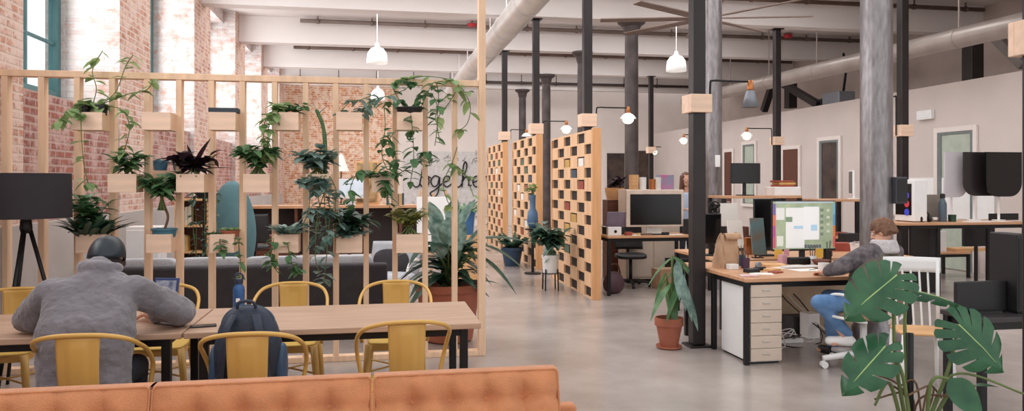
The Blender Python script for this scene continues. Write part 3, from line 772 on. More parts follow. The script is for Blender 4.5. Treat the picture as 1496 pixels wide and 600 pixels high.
for (a, b, nm) in ((103, 149, 'pine planter box in the top row with the light green trailing plant, leftmost'), (207, 249, 'bare pine planter box in the top row, second from the left'),
                   (305, 344, 'pine planter box in the top row with a dark book on it'), (398, 436, 'pine planter box in the top row with low leaves along its rim'),
                   (491, 529, 'pine planter box in the top row, fifth from the left'), (580, 618, 'pine planter box in the top row at the right, with a black pot')):
    T.append(pbox(a, b, 164, 190, nm))
S = []
for (a, b, nm) in ((157, 199, 'pine planter box in the middle row, leftmost'), (257, 298, 'pine planter box in the middle row holding the purple plant'), (355, 394, 'pine planter box in the middle row holding the round green bush'),
                   (446, 484, 'pine planter box in the middle row hidden under the big blue-green trailing plant'), (543, 576, 'pine planter box in the middle row, rightmost')):
    S.append(pbox(a, b, 254, 281, nm))
Q = []
for (a, b, nm) in ((110, 152, 'pine planter box in the bottom row beside the floor lamp'), (213, 250, 'pine planter box in the bottom row holding the small tree in a blue pot'), (306, 342, 'pine planter box in the bottom row with small succulents'),
                   (400, 436, 'pine planter box in the bottom row with the spiky plant'), (491, 529, 'pine planter box in the bottom row with the dark bush'), (579, 618, 'pine planter box in the bottom row with the yellow-green succulent')):
    Q.append(pbox(a, b, 342, 369, nm))
back_box = pbox(222, 262, 249, 279, 'pine planter box on the far side of the partition behind the small tree', Y=PY0 + .06)
rr = random.Random(11)
_bush, _vines = bush, vines
def bush(t, c, n, L, W, m, **k):
    if k.get('stem_h'): k['radius'] = k.get('radius', .1) * 1.25; k['stem_h'] *= 1.15
    return _bush(t, c, int(n * 1.6), L * 1.15, W * 1.3, m, **k)
def vines(t, paths, per, L, W, m, r, stemr=.004): return _vines(t, paths, int(per * 1.35), L * 1.0, W * 1.25, m, r, stemr)
def plant(nm, label, loc, cat='plant'): return thing(nm, label, cat, loc)
# ---- top row
p, w_ = T[0]; t = plant('trailing_pothos', 'light green trailing plant climbing from the top left planter box to the rail', p)
pot(t, (-.06, 0, 0), .05, .06, .09, BLKP); pot(t, (.08, 0, 0), .045, .055, .09, BLKP)
bush(t, (-.05, 0, .08), 14, .10, .05, LEAFL, up=.3, r=rr)
vines(t, [[(0, 0, .05), (.05, -.02, .22), (.02, -.02, .38), (.10, -.02, .55)], [(.06, 0, .08), (.2, -.02, .2), (.28, -.02, .42), (.34, -.02, .52)], [(.1, 0, .08), (.26, -.06, .05), (.34, -.12, -.1), (.3, -.12, -.3)], [(-.05, -.08, .08), (-.02, -.15, -.15), (.0, -.15, -.42), (.04, -.15, -.6)],
          [(.05, 0, .08), (.3, -.05, .18), (.45, -.04, .22), (.5, -.04, .3)], [(0, -.05, .1), (-.12, -.14, .02), (-.2, -.14, -.08)]], 13, .10, .06, LEAFL, rr)
p, w_ = T[2]; t = tag(MB().box(-.12, .12, -.07, .07, 0, .04).build('book', mat('book_dark', (44, 56, 66), .6), loc=(p.x, p.y, p.z + .022), bevel=.003), 'dark book lying on the third top-row planter box', 'book')
t.location.z = p.z + .021
p, w_ = T[3]; t = plant('trailing_plant', 'low leafy plant spilling along the rim of the fourth top-row box', p)
bush(t, (-.08, 0, 0), 46, .085, .045, LEAFL, stem_h=.04, radius=.09, r=rr, spread=.14)
bush(t, (.08, 0, 0), 30, .08, .045, LEAF, stem_h=.04, radius=.08, r=rr, spread=.08)
vines(t, [[(-.1, -.08, .02), (-.16, -.14, -.05), (-.18, -.13, -.25), (-.16, -.13, -.42)], [(-.06, -.1, .02), (-.13, -.15, -.1), (-.14, -.13, -.35)]], 20, .09, .055, LEAFL, rr)
p, w_ = T[4]; t = plant('trailing_plant', 'wispy trailing plant above the fifth top-row box', p)
vines(t, [[(-.1, 0, 0), (.0, 0, .12), (.1, -.02, .14), (.24, -.02, .2)], [(.1, 0, 0), (.18, -.03, .13), (.36, -.04, .18), (.5, -.04, .24)], [(0, 0, 0), (.12, -.03, .06), (.22, -.1, .1)]], 10, .10, .05, LEAFB, rr)
p, w_ = T[5]; t = plant('trailing_pothos', 'green vine around a black pot on the rightmost top-row box', p)
pot(t, (.0, 0, 0), .10, .12, .07, BLKP)
vines(t, [[(-.05, 0, .07), (-.15, -.02, .25), (-.08, -.02, .32), (.05, -.02, .28)], [(.05, 0, .07), (.16, -.05, .2), (.24, -.08, .1), (.24, -.12, -.12), (.22, -.12, -.28)], [(.1, 0, .07), (.22, -.05, .3), (.26, -.05, .14), (.22, -.1, -.05)], [(-.1, 0, .06), (-.22, -.1, .1), (-.22, -.12, -.12), (-.25, -.12, -.35), (-.2, -.12, -.5)],
          [(0, -.08, .06), (.02, -.13, -.15), (.03, -.13, -.4), (.0, -.13, -.62)]], 16, .10, .06, LEAF, rr)
# ---- middle row
p, w_ = S[0]; t = plant('leafy_plant', 'dark green leafy plant in the leftmost middle-row box', p)
bush(t, (.03, 0, 0), 60, .10, .06, LEAF, stem_h=.1, radius=.12, r=rr, spread=.1)
p, w_ = S[1]; t = plant('purple_plant', 'dark purple broad-leaved plant in the middle-row box', p)
bush(t, (0, 0, 0), 60, .13, .08, LEAFP, stem_h=.1, radius=.13, r=rr, spread=.11, droop=.3)
for d, L in (((.35, -.1, 1), .36), ((-.05, -.1, 1), .27), ((.5, 0, .4), .30), ((-.7, 0, .3), .24)):
    pass
big = MB()
for d, L, W_ in (((.45, -.1, 1), .38, .10), ((-.15, -.1, 1), .28, .11), ((1, -.1, .25), .36, .09), ((-.8, 0, .4), .26, .08)): leaf(big, (.0, 0, .04), d, L, W_, .15, n=6)
big.build('tall_leaf', LEAFP, t, smooth=True)
p, w_ = back_box; t = plant('small_cactus', 'small plant in a blue pot on the box behind the partition studs', Vector((p.x, p.y, p.z)))
pot(t, (-.07, 0, 0), .05, .065, .11, mat('pot_blue', (58, 108, 138), .4)); bush(t, (-.07, 0, .1), 12, .08, .03, LEAFB, up=.5, r=rr)
t = plant('small_cactus', 'small plant in a grey pot beside the blue pot behind the studs', Vector((p.x + .09, p.y, p.z)))
pot(t, (0, 0, 0), .045, .055, .09, GREYMET); bush(t, (0, 0, .08), 12, .09, .03, LEAFD, up=.6, r=rr)
p, w_ = S[2]; t = plant('round_bush', 'round green bushy plant in the third middle-row box', p)
bush(t, (0, 0, 0), 190, .085, .05, LEAF, stem_h=.16, radius=.15, r=rr, spread=.08)
p, w_ = S[3]; t = plant('large_pothos', 'big blue-green trailing plant spilling from the middle row down to the bench', p)
bush(t, (-.02, -.02, .0), 105, .105, .07, LEAFB, stem_h=.12, radius=.15, r=rr, spread=.1)
bush(t, (-.06, -.12, -.06), 34, .10, .07, LEAFB, stem_h=.0, up=.1, r=rr, spread=.12)
pv = []
for i in range(4):
    x0 = -.14 + .08 * i; pv.append([(x0, -.12, 0), (x0 + rr.uniform(-.05, .08), -.17, -.12), (x0 + rr.uniform(-.02, .1), -.16, -.3), (x0 + rr.uniform(0, .12), -.16, -.42 - .08 * (i % 3))])
pv.append([(.05, -.12, 0), (.06, -.17, -.3), (.08, -.16, -.6), (.05, -.16, -.92)]); pv.append([(.1, -.12, 0), (.0, -.17, -.35), (-.02, -.16, -.7), (.02, -.16, -.85)])
vines(t, pv, 17, .095, .062, LEAFB, rr)
p2 = Vector((p.x + .05, p.y + .04, p.z)); t = plant('tall_cactus', 'tall thin cactus stalk standing behind the big trailing plant', p2)
MB().tube(catmull([(0, 0, 0), (.0, 0, .25), (-.02, 0, .45), (-.08, 0, .6)], 6), [.019] * 10 + [.017] * 8 + [.008], 10).build('stalk', LEAF, t, smooth=True)
sp = MB(); leaf(sp, (-.06, 0, .55), (.7, 0, .8), .12, .06, .1); leaf(sp, (-.08, 0, .6), (-.5, 0, 1), .1, .05, .1); leaf(sp, (.0, 0, .35), (.7, 0, .8), .1, .05, .1); sp.build('pad', LEAFB, t, smooth=True)
p, w_ = S[4]; t = plant('trailing_pothos', 'loose trailing plant over the rightmost middle-row box', p)
bush(t, (-.02, -.02, 0), 46, .10, .055, LEAF, up=.35, r=rr, spread=.13)
vines(t, [[(-.1, -.05, 0), (-.2, -.15, .05), (-.28, -.15, -.1), (-.26, -.15, -.25)], [(0, -.05, 0), (.02, -.15, -.1), (.06, -.14, -.28)], [(.05, 0, 0), (.12, -.02, .15), (.05, -.03, .3), (.12, -.03, .42)], [(.1, 0, 0), (.26, -.02, .1), (.38, -.04, .22), (.42, -.04, .1)]], 17, .10, .06, LEAF, rr)
# ---- bottom row
p, w_ = Q[0]; t = plant('dark_bush', 'dark spreading plant in the bottom-row box right of the black lamp shade', p)
bush(t, (0, 0, 0), 60, .32, .05, LEAFD, up=.75, r=rr, spread=.1, droop=.3)
bush(t, (0, 0, 0), 70, .13, .06, LEAF, stem_h=.2, radius=.16, r=rr, spread=.12)
p, w_ = Q[1]; t = plant('small_tree', 'small tree in a blue dish on the second bottom-row box', p)
pot(t, (.02, 0, -.01), .09, .10, .075, mat('pot_teal', (62, 110, 128), .4))
MB().tube(catmull([(.02, 0, .05), (.05, 0, .16), (.02, 0, .26), (-.02, 0, .38)], 5), .011, 8).build('trunk', STEMB, t, smooth=True)
bush(t, (.0, 0, .22), 110, .10, .065, LEAF, stem_h=.2, radius=.15, r=rr)
p, w_ = Q[2]; t = plant('succulents', 'small succulents in a clay saucer on the third bottom-row box', p)
pot(t, (.05, 0, -.01), .07, .08, .06, TERRA); bush(t, (.05, 0, .05), 34, .06, .03, LEAFL, up=.5, r=rr, spread=.06); bush(t, (-.08, 0, .01), 30, .07, .04, LEAF, up=.5, r=rr, spread=.05)
vines(t, [[(.12, -.08, 0), (.15, -.14, -.1), (.16, -.13, -.3), (.14, -.13, -.36)], [(-.02, -.09, 0), (0, -.13, -.1), (.05, -.13, -.12)]], 12, .07, .05, LEAF, rr)
p, w_ = Q[3]; t = plant('spiky_plant', 'spiky rosette plant in the fourth bottom-row box', p)
bush(t, (.02, 0, 0), 46, .23, .045, LEAFB, up=.65, r=rr, spread=.06, droop=.3)
vines(t, [[(-.1, -.08, 0), (-.12, -.14, -.2), (-.05, -.14, -.32)], [(.0, -.08, 0), (.05, -.14, -.22), (.12, -.14, -.3)]], 16, .09, .05, LEAF, rr)
p, w_ = Q[4]; t = plant('dark_bush', 'dense dark green bush in the fifth bottom-row box', p)
bush(t, (0, 0, 0), 90, .14, .075, LEAFD, stem_h=.1, radius=.14, r=rr, spread=.1); bush(t, (0, 0, 0), 34, .16, .08, LEAFB, up=.4, r=rr, spread=.1)
p, w_ = Q[5]; t = plant('succulents', 'yellow-green succulent bush in the rightmost bottom-row box', p)
bush(t, (0, 0, 0), 150, .075, .035, mat('leaf_olive', (164, 158, 84), .5, var=.3, c2=(112, 122, 62)), stem_h=.15, radius=.14, r=rr, spread=.1)
# vine trained between the right-hand studs
xv, zv = atY(655, PY0 - .06); t = plant('climbing_vine', 'thin vine climbing the top rail above the potted palm', Vector((xv, PY0 - .07, 2.3)))
vines(t, [[(-.05, 0, .28), (.1, 0, .22), (.2, 0, .05), (.18, 0, -.12), (.1, 0, -.2)], [(.1, 0, .22), (.0, 0, .05), (-.1, 0, -.1), (-.08, 0, -.3)], [(-.4, 0, .26), (-.2, 0, .3), (.05, 0, .27)]], 9, .11, .07, LEAFL, rr)
xv, zv = atY(660, PY0 - .06); t = plant('climbing_vine', 'sparse vine hanging beside the lettering, left of the end post', Vector((xv, PY0 - .07, 1.5)))
vines(t, [[(.05, 0, .45), (.0, 0, .3), (-.08, 0, .1), (-.02, 0, -.1)], [(.0, 0, .3), (.12, 0, .2), (.2, 0, .0)]], 9, .09, .05, LEAFL, rr)
bush, vines = _bush, _vines
# ================================================================ POTTED PALM BEHIND THE PARTITION
x, y = D(655, 7.75)
t = plant('potted_palm', 'big potted palm with broad leaves behind the right end of the partition', Vector((x, y, 0)))
MB().lathe([(.22, 0), (.25, .02), (.32, .5), (.345, .52), (.345, .59), (.31, .59), (.29, .52), (0, .5)], 32, caps=False).build('pot', TERRA, t, smooth=True, autosm=40)
MB().lathe([(0, .525), (.3, .52)], 24, caps=False).build('soil', SOIL, t)
stk = MB(); lb = MB(); ld = MB()
def big(px, py, tilt, L, W, dz=0.0, m=lb, droop=.2, yo=0.0):
    """broad leaf on a long stalk; px,py = where the blade starts"""
    q = P(px, py, 7.75 + dz) - Vector((x, y, 0))
    pts = catmull([(rr.uniform(-.06, .06), rr.uniform(-.06, .06), .52), (q.x * .35, q.y * .4, .52 + (q.z - .52) * .6), tuple(q)], 6)
    stk.tube(pts, [.016 - .008 * i / (len(pts) - 1) for i in range(len(pts))], 7)
    leaf(m, q, tilt, L, W, droop, fold=.25, n=8)
big(652, 372, (.12, -.25, 1), .42, .17, -.3, up=None) if False else None
for a in ((645, 378, (-.15, -.3, 1), .48, .18, -.25), (668, 372, (.12, -.3, 1), .46, .17, -.2), (683, 360, (.5, -.3, .8), .40, .15, -.1), (632, 345, (-.4, -.2, 1), .34, .13, .1), (660, 330, (.1, -.2, 1), .40, .18, .2), (640, 338, (-.25, -.3, 1), .42, .19, -.1), (672, 336, (.35, -.3, 1), .44, .19, -.15), (655, 360, (-.05, -.5, .9), .44, .2, -.3)):
    big(a[0], a[1], a[2], a[3], a[4], a[5])
for a in ((690, 352, (1, -.1, .22), .60, .17, .0, .25), (704, 358, (1, -.2, -.25), .46, .15, -.2, .35), (640, 385, (-1, -.1, .0), .42, .18, 0, .45), (636, 372, (-.9, .2, .4), .40, .18, .2, .4), (650, 400, (-.7, -.4, -.2), .34, .13, -.2, .4), (694, 372, (.9, -.4, -.45), .46, .15, -.3, .4), (628, 395, (-1, 0, -.2), .30, .11, .1, .4), (665, 405, (.4, -.5, .2), .3, .12, -.2, .6)):
    big(a[0], a[1], a[2], a[3], a[4], a[5], ld, a[6])
for i in range(70):
    dd = rdir(rr, .45); leaf(ld, (rr.uniform(-.12, .12), rr.uniform(-.12, .12), .55 + rr.uniform(0, .45)), dd, rr.uniform(.35, .62), .12, rr.uniform(.3, .8), n=6)
stk.build('stalk', STEM, t, smooth=True); lb.build('pale_foliage', LEAFB, t, smooth=True); ld.build('foliage', LEAFD, t, smooth=True)
# ================================================================ LOUNGE BEHIND THE PARTITION
x0 = D(150, 8.5)[0]; x1 = D(566, 8.3)[0]
x0 = max(x0, -2.95)
t = thing('grey_sofa', 'long charcoal sofa with pale grey cushion tops behind the partition', 'sofa', ((x0 + x1) / 2, 8.75, 0))
w = (x1 - x0) / 2
MB().box(-w, w, -.40, -.24, .10, .735).build('backrest', CHARC, t, bevel=.03, seg=3)
MB().box(-w, w, -.24, .45, .10, .30).build('base', CHARC, t, bevel=.02)
for sx in (-1, 1): MB().box(sx * w, sx * (w - .14), -.24, .45, .30, .60).build('armrest', CHARC, t, bevel=.03)
n = 4; cw = (2 * w - .3) / n
for i in range(n):
    a = -w + .15 + i * cw
    sup(MB(), (a + cw / 2, -.145, .575), cw / 2 - .003, .10, .235, 9).build('back_cushion', LGREY, t, smooth=True)
    MB().box(a + .004, a + cw - .004, -.04, .44, .30, .44).build('seat_cushion', LGREY, t, bevel=.03, seg=3)
for sx in (-1, 1):
    for yy in (-.34, .38): MB().lathe([(.02, 0), (.025, .1)], 10, (sx * (w - .1), yy, 0)).build('leg', BLK, t)
# white side cabinet with a small dark plant
x, y = D(187, 8.3)
t = thing('side_cabinet', 'slim white cabinet left of the grey sofa, behind the studs', 'cabinet', (max(x, -2.95), 9.6, 0))
MB().box(-.19, .19, -.15, .15, .0, 1.10).build('body', WHITE, t, bevel=.008)
MB().box(-.18, .18, -.165, -.15, .05, 1.06).build('door', WHITEG, t, bevel=.004)
# timber bookcase
x, y = D(284, 9.9)
t = thing('open_bookcase', 'narrow timber bookcase behind the partition, left of the teal pod chair', 'bookcase', (x, y, 0))
w = .21; H_ = 1.42
for sx in (-1, 1): MB().box(sx * w, sx * (w - .025), -.15, .15, 0, H_).build('side_panel', PLY, t)
MB().box(-w + .025, w - .025, .13, .15, 0, H_).build('back_panel', WALNUT, t)
for k in range(5): MB().box(-w + .025, w - .025, -.15, .13, .02 + k * .34, .045 + k * .34).build('shelf', PLY, t)
bxp, byp = x, y
rb = random.Random(5)
BK = [mat('book_%d' % i, c, .7) for i, c in enumerate(((150, 70, 54), (200, 190, 170), (60, 76, 92), (196, 156, 86), (86, 106, 88), (110, 84, 74)))]
BN = ('red', 'cream', 'slate blue', 'ochre', 'moss green', 'brown')
for k in range(1, 4):
    xx = -.17
    for j in range(4):
        wd_ = rb.uniform(.022, .04); ci = rb.randrange(6); hh = rb.uniform(.18, .25)
        o = MB().box(-wd_ / 2, wd_ / 2, -.07, .07, 0, hh).build('book', BK[ci], loc=(bxp + xx + wd_ / 2, byp - .03, .0455 + k * .34), bevel=.002)
        tag(o, 'thin upright book on a shelf of the narrow timber bookcase', 'book', 'books in the narrow bookcase'); xx += wd_ + .003
# trailing dark vine hanging beside the bookcase
x, y = D(298, 9.3)
t = thing('hanging_vine', 'dark vine hanging in a column beside the timber bookcase', 'plant', (x, y, .0))
pot(t, (0, 0, 1.42), .08, .10, .13, BLKP)
MB().tube([(0, 0, 0.02), (0, 0, 1.44)], .018, 8).lathe([(.13, 0), (.13, .02)], 16).build('plant_stand', BLK, t)
vines(t, [[(.06 * math.cos(a), .06 * math.sin(a), 1.53), (.15 * math.cos(a), .15 * math.sin(a), 1.45), (.13 * math.cos(a), .13 * math.sin(a), 1.0), (.10 * math.cos(a + .4), .1 * math.sin(a + .4), .55)] for a in (0, 1.2, 2.5, 3.8, 5)], 40, .08, .05, LEAFD, random.Random(2))
# teal pod chair
x, y = D(339, 10.9)
t = thing('pod_chair', 'teal egg-shaped pod chair behind the partition', 'chair', (x, y, 0))
zt = hz(266, 10.9)
def pod(u, v):
    a = R(-158) + R(316) * u + PI / 2; zz = .42 + (zt - .42) * v
    k = (math.sin(PI * (.2 + .795 * v)) ** .5) * .92
    return (.34 * k * math.cos(a) * 1.0, .31 * k * math.sin(a) * -1.0, zz)
MB().grid(pod, 30, 18).build('shell', TEALF, t, smooth=True, solid=.04)
sup(MB(), (0, .02, .47), .25, .24, .07, 3).build('seat_cushion', LGREY, t, smooth=True)
MB().lathe([(.28, 0), (.28, .02), (.03, .05), (.03, .42)], 20).build('base', BLK, t, smooth=True, autosm=30)
# bar-height counter with the big desktop computer
YC = 16.2
xa = atY(345, YC)[0]; xb, zc = atY(666, YC); HC = hz(299, zc)
t = thing('work_counter', 'long wooden counter far behind the studs carrying the pale computer', 'counter', ((xa + xb) / 2, YC + .35, 0))
w = (xb - xa) / 2
MB().box(-w, w, -.35, .35, HC - .06, HC).build('worktop', DESK, t, bevel=.006)
MB().box(-w + .05, w - .05, .25, .3, .05, HC - .06).build('modesty_panel', mat('panel_dark', (58, 48, 46), .7), t)
for k in range(5):
    xx = -w + .1 + k * (2 * w - .2) / 4
    MB().box(xx - .03, xx + .03, -.3, .25, 0, HC - .06).build('leg', WALNUT, t)
XC = (xa + xb) / 2
# the computer on it
x = atY(512, YC + .2)[0]; 
def imac(nm, loc, rz, wd_, label, face_cam, screen, frame=ALU, chin=.18, grp=None):
    t = thing('desktop_computer', label, 'computer', loc, rz)
    h = wd_ * .60; z0 = wd_ * .2
    MB().box(-wd_ / 2, wd_ / 2, -.012, .016, z0, z0 + h).build('housing', frame, t, bevel=.008)
    MB().box(-wd_ / 2 + .018, wd_ / 2 - .018, -.0145, -.012, z0 + h * chin, z0 + h - .018).build('screen', screen, t)
    s = MB(); s.beam((0, .016, z0 + .1), (0, .10, .012), wd_ * .3, .012); s.box(-wd_ * .16, wd_ * .16, -.05, .13, 0, .012)
    s.build('stand', frame, t, bevel=.004)
    return t
SCRP = mat('screen_pale', (200, 212, 224), .3, var=.12, scale=5, emit=.55)
imac('a', (x, YC + .2, HC), 0, .70, 'pale-screened desktop computer on the far wooden counter', True, SCRP, mat('bezel_white', (216, 214, 216), .4))
# paper cone lamp and picture on the counter
x = atY(499, YC + .3)[0]
t = thing('paper_lamp', 'small white cone table lamp left of the pale computer', 'lamp', (x - .02, YC + .52, HC))
MB().lathe([(.09, 0), (.09, .015), (.012, .02), (.012, .8)], 14).build('base', BLK, t, smooth=True, autosm=30)
MB().lathe([(.17, .72), (.05, 1.05), (.0, 1.12)], 20, caps=False).build('lamp_shade', PAPER, t, smooth=True)
x = atY(528, YC + .4)[0]
t = thing('framed_picture', 'small framed yellow picture leaning behind the pale computer', 'picture', (x + .12, YC + .60, HC), R(-8))
MB().box(-.26, .26, 0, .03, 0, .95).build('frame', PLY, t, bevel=.005)
MB().box(-.22, .22, -.004, 0, .04, .91).build('print', mat('print_yellow', (214, 182, 130), .8, var=.4, scale=4, c2=(70, 56, 48)), t)
# red-brown drawer chest and bar stools in front of the counter
x = atY(388, 15.0)[0]
t = thing('drawer_chest', 'low red-brown drawer chest in front of the far counter', 'chest', (x, 15.0, 0))
MB().box(-.42, .42, -.2, .2, .1, hz(342, 14.6)).build('body', WALNUT, t, bevel=.01)
for k in range(2):
    d_ = MB().box(-.38, .38, -.22, -.2, .14 + k * .21, .32 + k * .21).build('drawer', WALNUT, t, bevel=.006)
    MB().box(-.06, .06, -.235, -.22, .22 + k * .21, .24 + k * .21).build('handle', COPPER, d_)
for sx in (-1, 1): MB().box(sx * .4, sx * .34, -.18, .18, 0, .1).build('foot', WALNUT, t)
def task_chair(label, loc, rz, m=BLKP, base=BLKP, group='black office chairs', bh=.5):
    t = thing('office_chair', label, 'chair', loc, rz, group=group)
    sup(MB(), (0, 0, .475), .24, .235, .045, 4).build('seat', m, t, smooth=True)
    b = MB()
    b.grid(lambda u, v: ((u - .5) * .44 * (1 - .12 * v * v), -.23 - .05 * v + .10 * (u - .5) ** 2 * 2 - .03 * math.sin(PI * v), .56 + bh * v), 10, 12)
    b.build('backrest', m, t, smooth=True, solid=.035)
    MB().tube(catmull([(0, -.02, .43), (0, -.22, .44), (0, -.28, .58), (0, -.29, .72)], 5), .022, 8).build('back_stem', base, t, smooth=True)
    MB().tube([(0, 0, .09), (0, 0, .43)], .026, 12).build('gas_lift', base, t, smooth=True)
    s = MB()
    for k in range(5):
        a = 2 * PI * k / 5 + .3; s.beam((0, 0, .10), (.29 * math.cos(a), .29 * math.sin(a), .07), .045, .03)
    s.build('star_base', base, t, bevel=.006)
    for k in range(5):
        a = 2 * PI * k / 5 + .3; c = (.29 * math.cos(a), .29 * math.sin(a), .03)
        MB().tube([(c[0] - .02, c[1], c[2]), (c[0] + .02, c[1], c[2])], .03, 12).tube([c, (c[0], c[1], .075)], .008, 6).build('caster', BLKP, t, smooth=True, autosm=40)
    return t
x, y = D(372, 13.4); tc0 = task_chair('black office chair in front of the red-brown chest', (x, y, 0), R(15))
x, y = D(551, 10.9); t = thing('lounge_chair', 'pale grey lounge chair with a dark cushion left of the palm', 'chair', (D(565, 9.6)[0], 9.6, 0), R(-20))
sup(MB(), (0, 0, .40), .34, .33, .09, 4).build('seat', LGREY, t, smooth=True)
b = MB(); b.grid(lambda u, v: ((u - .5) * .64, .30 + .14 * v - .06 * (u - .5) ** 2 * 4, .42 + .42 * v), 10, 8); b.build('backrest', LGREY, t, smooth=True, solid=.07)
for sx in (-1, 1):
    MB().tube(catmull([(sx * .36, -.3, 0), (sx * .36, -.28, .56), (sx * .36, .2, .6), (sx * .36, .34, .0)], 6), .018, 8).build('arm_frame', WHITE, t, smooth=True)
sup(MB(), (0, .16, .60), .24, .06, .17, 2.6).build('cushion', CHARC, t, smooth=True)
# easel board and books near the mural
x, y = D(634, 11.6)
t = thing('easel_board', 'white flip board on an easel behind the palm leaves', 'easel', (x, y, 0))
bo = MB().box(-.26, .26, -.015, .015, 0, .85).build('board', WHITEG, t, bevel=.004); bo.location = (0, 0, .55); bo.rotation_euler = (R(-8), 0, 0)
for sx in (-1, 1): MB().tube([(sx * .28, -.06, 0), (sx * .2, .14, 1.5)], .015, 8).build('leg', PLY, t)
MB().tube([(0, .55, 0), (0, .17, 1.45)], .015, 8).build('leg', PLY, t)
MB().box(-.28, .28, -.06, .06, .52, .55).build('ledge', PLY, t)
x, y = D(683, 10.4)
t = thing('tall_planter', 'blue cylinder planter with grassy leaves right of the palm', 'plant', (x, y, 0))
MB().tube([(0, 0, 0), (0, 0, .9)], .16, 20).build('pedestal', PLY, t, smooth=True, autosm=40)
pot(t, (-.02, 0, .9), .1, .12, .32, mat('pot_cobalt', (62, 112, 168), .4))
bush(t, (-.02, 0, 1.18), 46, .42, .05, LEAF, up=.6, droop=.4, r=random.Random(9), spread=.06)
x = atY(566, YC + .1)[0]
for j in range(7):
    ci = rb.randrange(6); hh = rb.uniform(.22, .3)
    o = MB().box(-.022, .022, -.09, .09, 0, hh).build('book', BK[ci], loc=(x + .055 * j, YC + .12, HC), bevel=.003)
    tag(o, 'upright book standing on the far counter right of the pale computer', 'book', 'books on the far counter')
# ================================================================ LATTICE SCREENS
LAT = mat('lattice_wood', (224, 182, 142), .6, var=.1, scale=3, stretch=(4, 4, 1))
LATD = mat('lattice_end', (214, 160, 110), .6, var=.1, scale=3, stretch=(6, 6, .6))
def lattice(y0, y1, x, h, label, rows=14, cell=.40):
    t = thing('lattice_screen', label, 'screen', (x, y0, 0), group='wooden lattice screens')
    L = y1 - y0; th = .05
    MB().box(-th - .012, th + .012, -.06, 0, 0, h + .03).build('end_post', LATD, t, bevel=.003)
    MB().box(-th - .012, th + .012, L, L + .05, 0, h - .02).build('end_post', LATD, t, bevel=.003)
    rh = h / rows; b = MB()
    for r_ in range(rows + 1): b.box(-th, th, 0, L, max(0, r_ * rh - .014), r_ * rh + .014)
    b.build('board', LAT, t)
    b = MB()
    for r_ in range(rows):
        z0 = r_ * rh + .014; z1 = (r_ + 1) * rh - .014
        y = (.0 if r_ % 2 else cell)
        if r_ % 2 == 0: b.box(-th, th, 0, .06, z0, z1)
        while y < L - .02:
            b.box(-th, th, y + .0, min(L, y + cell), z0, z1); y += 2 * cell
    b.build('block', LAT, t)
    MB().box(-.02, -.008, .0, L, 0, h).build('back_panel', mat('lattice_gap_shade', (40, 32, 30), .8), t)  # dark sheet added to stand for the shade inside the openings
    return t
SCREENS = [(10.05, 12.45, 2.985, hz(190, 10.4), 'nearest and largest wooden lattice screen, by the laptop desk', 14), (13.75, 16.2, 2.985, hz(198, 14.0), 'middle wooden lattice screen behind the rubber plant', 14), (17.5, 20.0, 2.985, hz(209, 17.8), 'farthest wooden lattice screen, left of the others', 14)]
rl = random.Random(21)
for a in SCREENS:
    lattice(a[0], a[1], a[2], a[3], a[4], a[5])
    # small things kept in the openings
    rh = a[3] / a[5]; used = set()
    for q in range(14):
        r_ = rl.randrange(3, 13); k = rl.randrange(0, 3)
        yy = (.0 if r_ % 2 else .40) + .40 + k * .80 + .2
        if (r_, k) in used or yy > a[1] - a[0] - .2: continue
        used.add((r_, k)); c_ = rl.randrange(6)
        o = MB().box(-.049, -.021, -.13, .13, 0, rh - .05).build('book', [PAPER, BK[0], BK[2], PAPER, BK[4], BK[3]][c_], loc=(a[2], a[0] + yy, r_ * rh + .0145), bevel=.003)
        tag(o, 'small book or box kept in an opening of a lattice screen', 'book', 'things kept in the lattice openings')
# ---- plants on the walkway side of the screens
x, y = D(806, 11.35)
t = thing('rubber_plant', 'dark rubber plant in a white pot on a black stand by the lattice screen', 'plant', (x - .02, y, 0))
ht = hz(398, 11.35)
for k in range(4):
    a = PI / 4 + k * PI / 2; MB().tube([(.14 * math.cos(a), .14 * math.sin(a), 0), (.13 * math.cos(a), .13 * math.sin(a), ht + .06)], .011, 8).build('stand_leg', BLK, t)
MB().lathe([(.13, ht - .012), (.13, ht)], 20).build('stand_ring', BLK, t)
pot(t, (0, 0, ht), .115, .125, .27, CERAM)
bush(t, (0, 0, ht + .25), 120, .24, .13, LEAFD, stem_h=.3, radius=.26, r=random.Random(8), stemr=.01, spread=.05)
lb = MB(); r8 = random.Random(18)
for i in range(26): leaf(lb, (r8.uniform(-.22, .1), r8.uniform(-.15, .1), ht + .25 + r8.uniform(.05, .5)), rdir(r8, .05), .24, .12, .5, n=5)
lb.build('pale_leaf', LEAFB, t, smooth=True)
x, y = D(748, 14.6)
t = thing('snake_plant', 'leafy plant in a dark blue pot on the floor near the middle screen', 'plant', (x, y, 0))
pot(t, (0, 0, 0), .15, .2, .36, mat('pot_darkblue', (42, 66, 92), .4))
bush(t, (0, 0, .32), 46, .62, .10, LEAFD, up=.75, droop=.25, r=random.Random(4), spread=.08)
x, y = D(806, 13.1)
t = thing('flower_vase', 'tall blue vase with yellow flowers on a stand between the screens', 'vase', (2.72, 13.05, 0))
zz = hz(335, 13.1)
MB().lathe([(.15, 0), (.15, .02), (.025, .03), (.025, zz - .03), (.14, zz - .02), (.14, zz)], 18).build('stand', BLK, t, smooth=True, autosm=30)
MB().lathe([(.06, zz), (.10, zz + .12), (.09, zz + .28), (.05, zz + .36), (.055, zz + .56), (.06, zz + .6)], 20).build('vase', mat('vase_blue', (72, 106, 140), .35), t, smooth=True)
bush(t, (0, 0, zz + .58), 30, .16, .05, LEAFL, up=.6, r=random.Random(6), stem_h=.1, radius=.14)
bush(t, (0, 0, zz + .62), 30, .07, .06, YEL2, up=.6, r=random.Random(7), stem_h=.12, radius=.12)
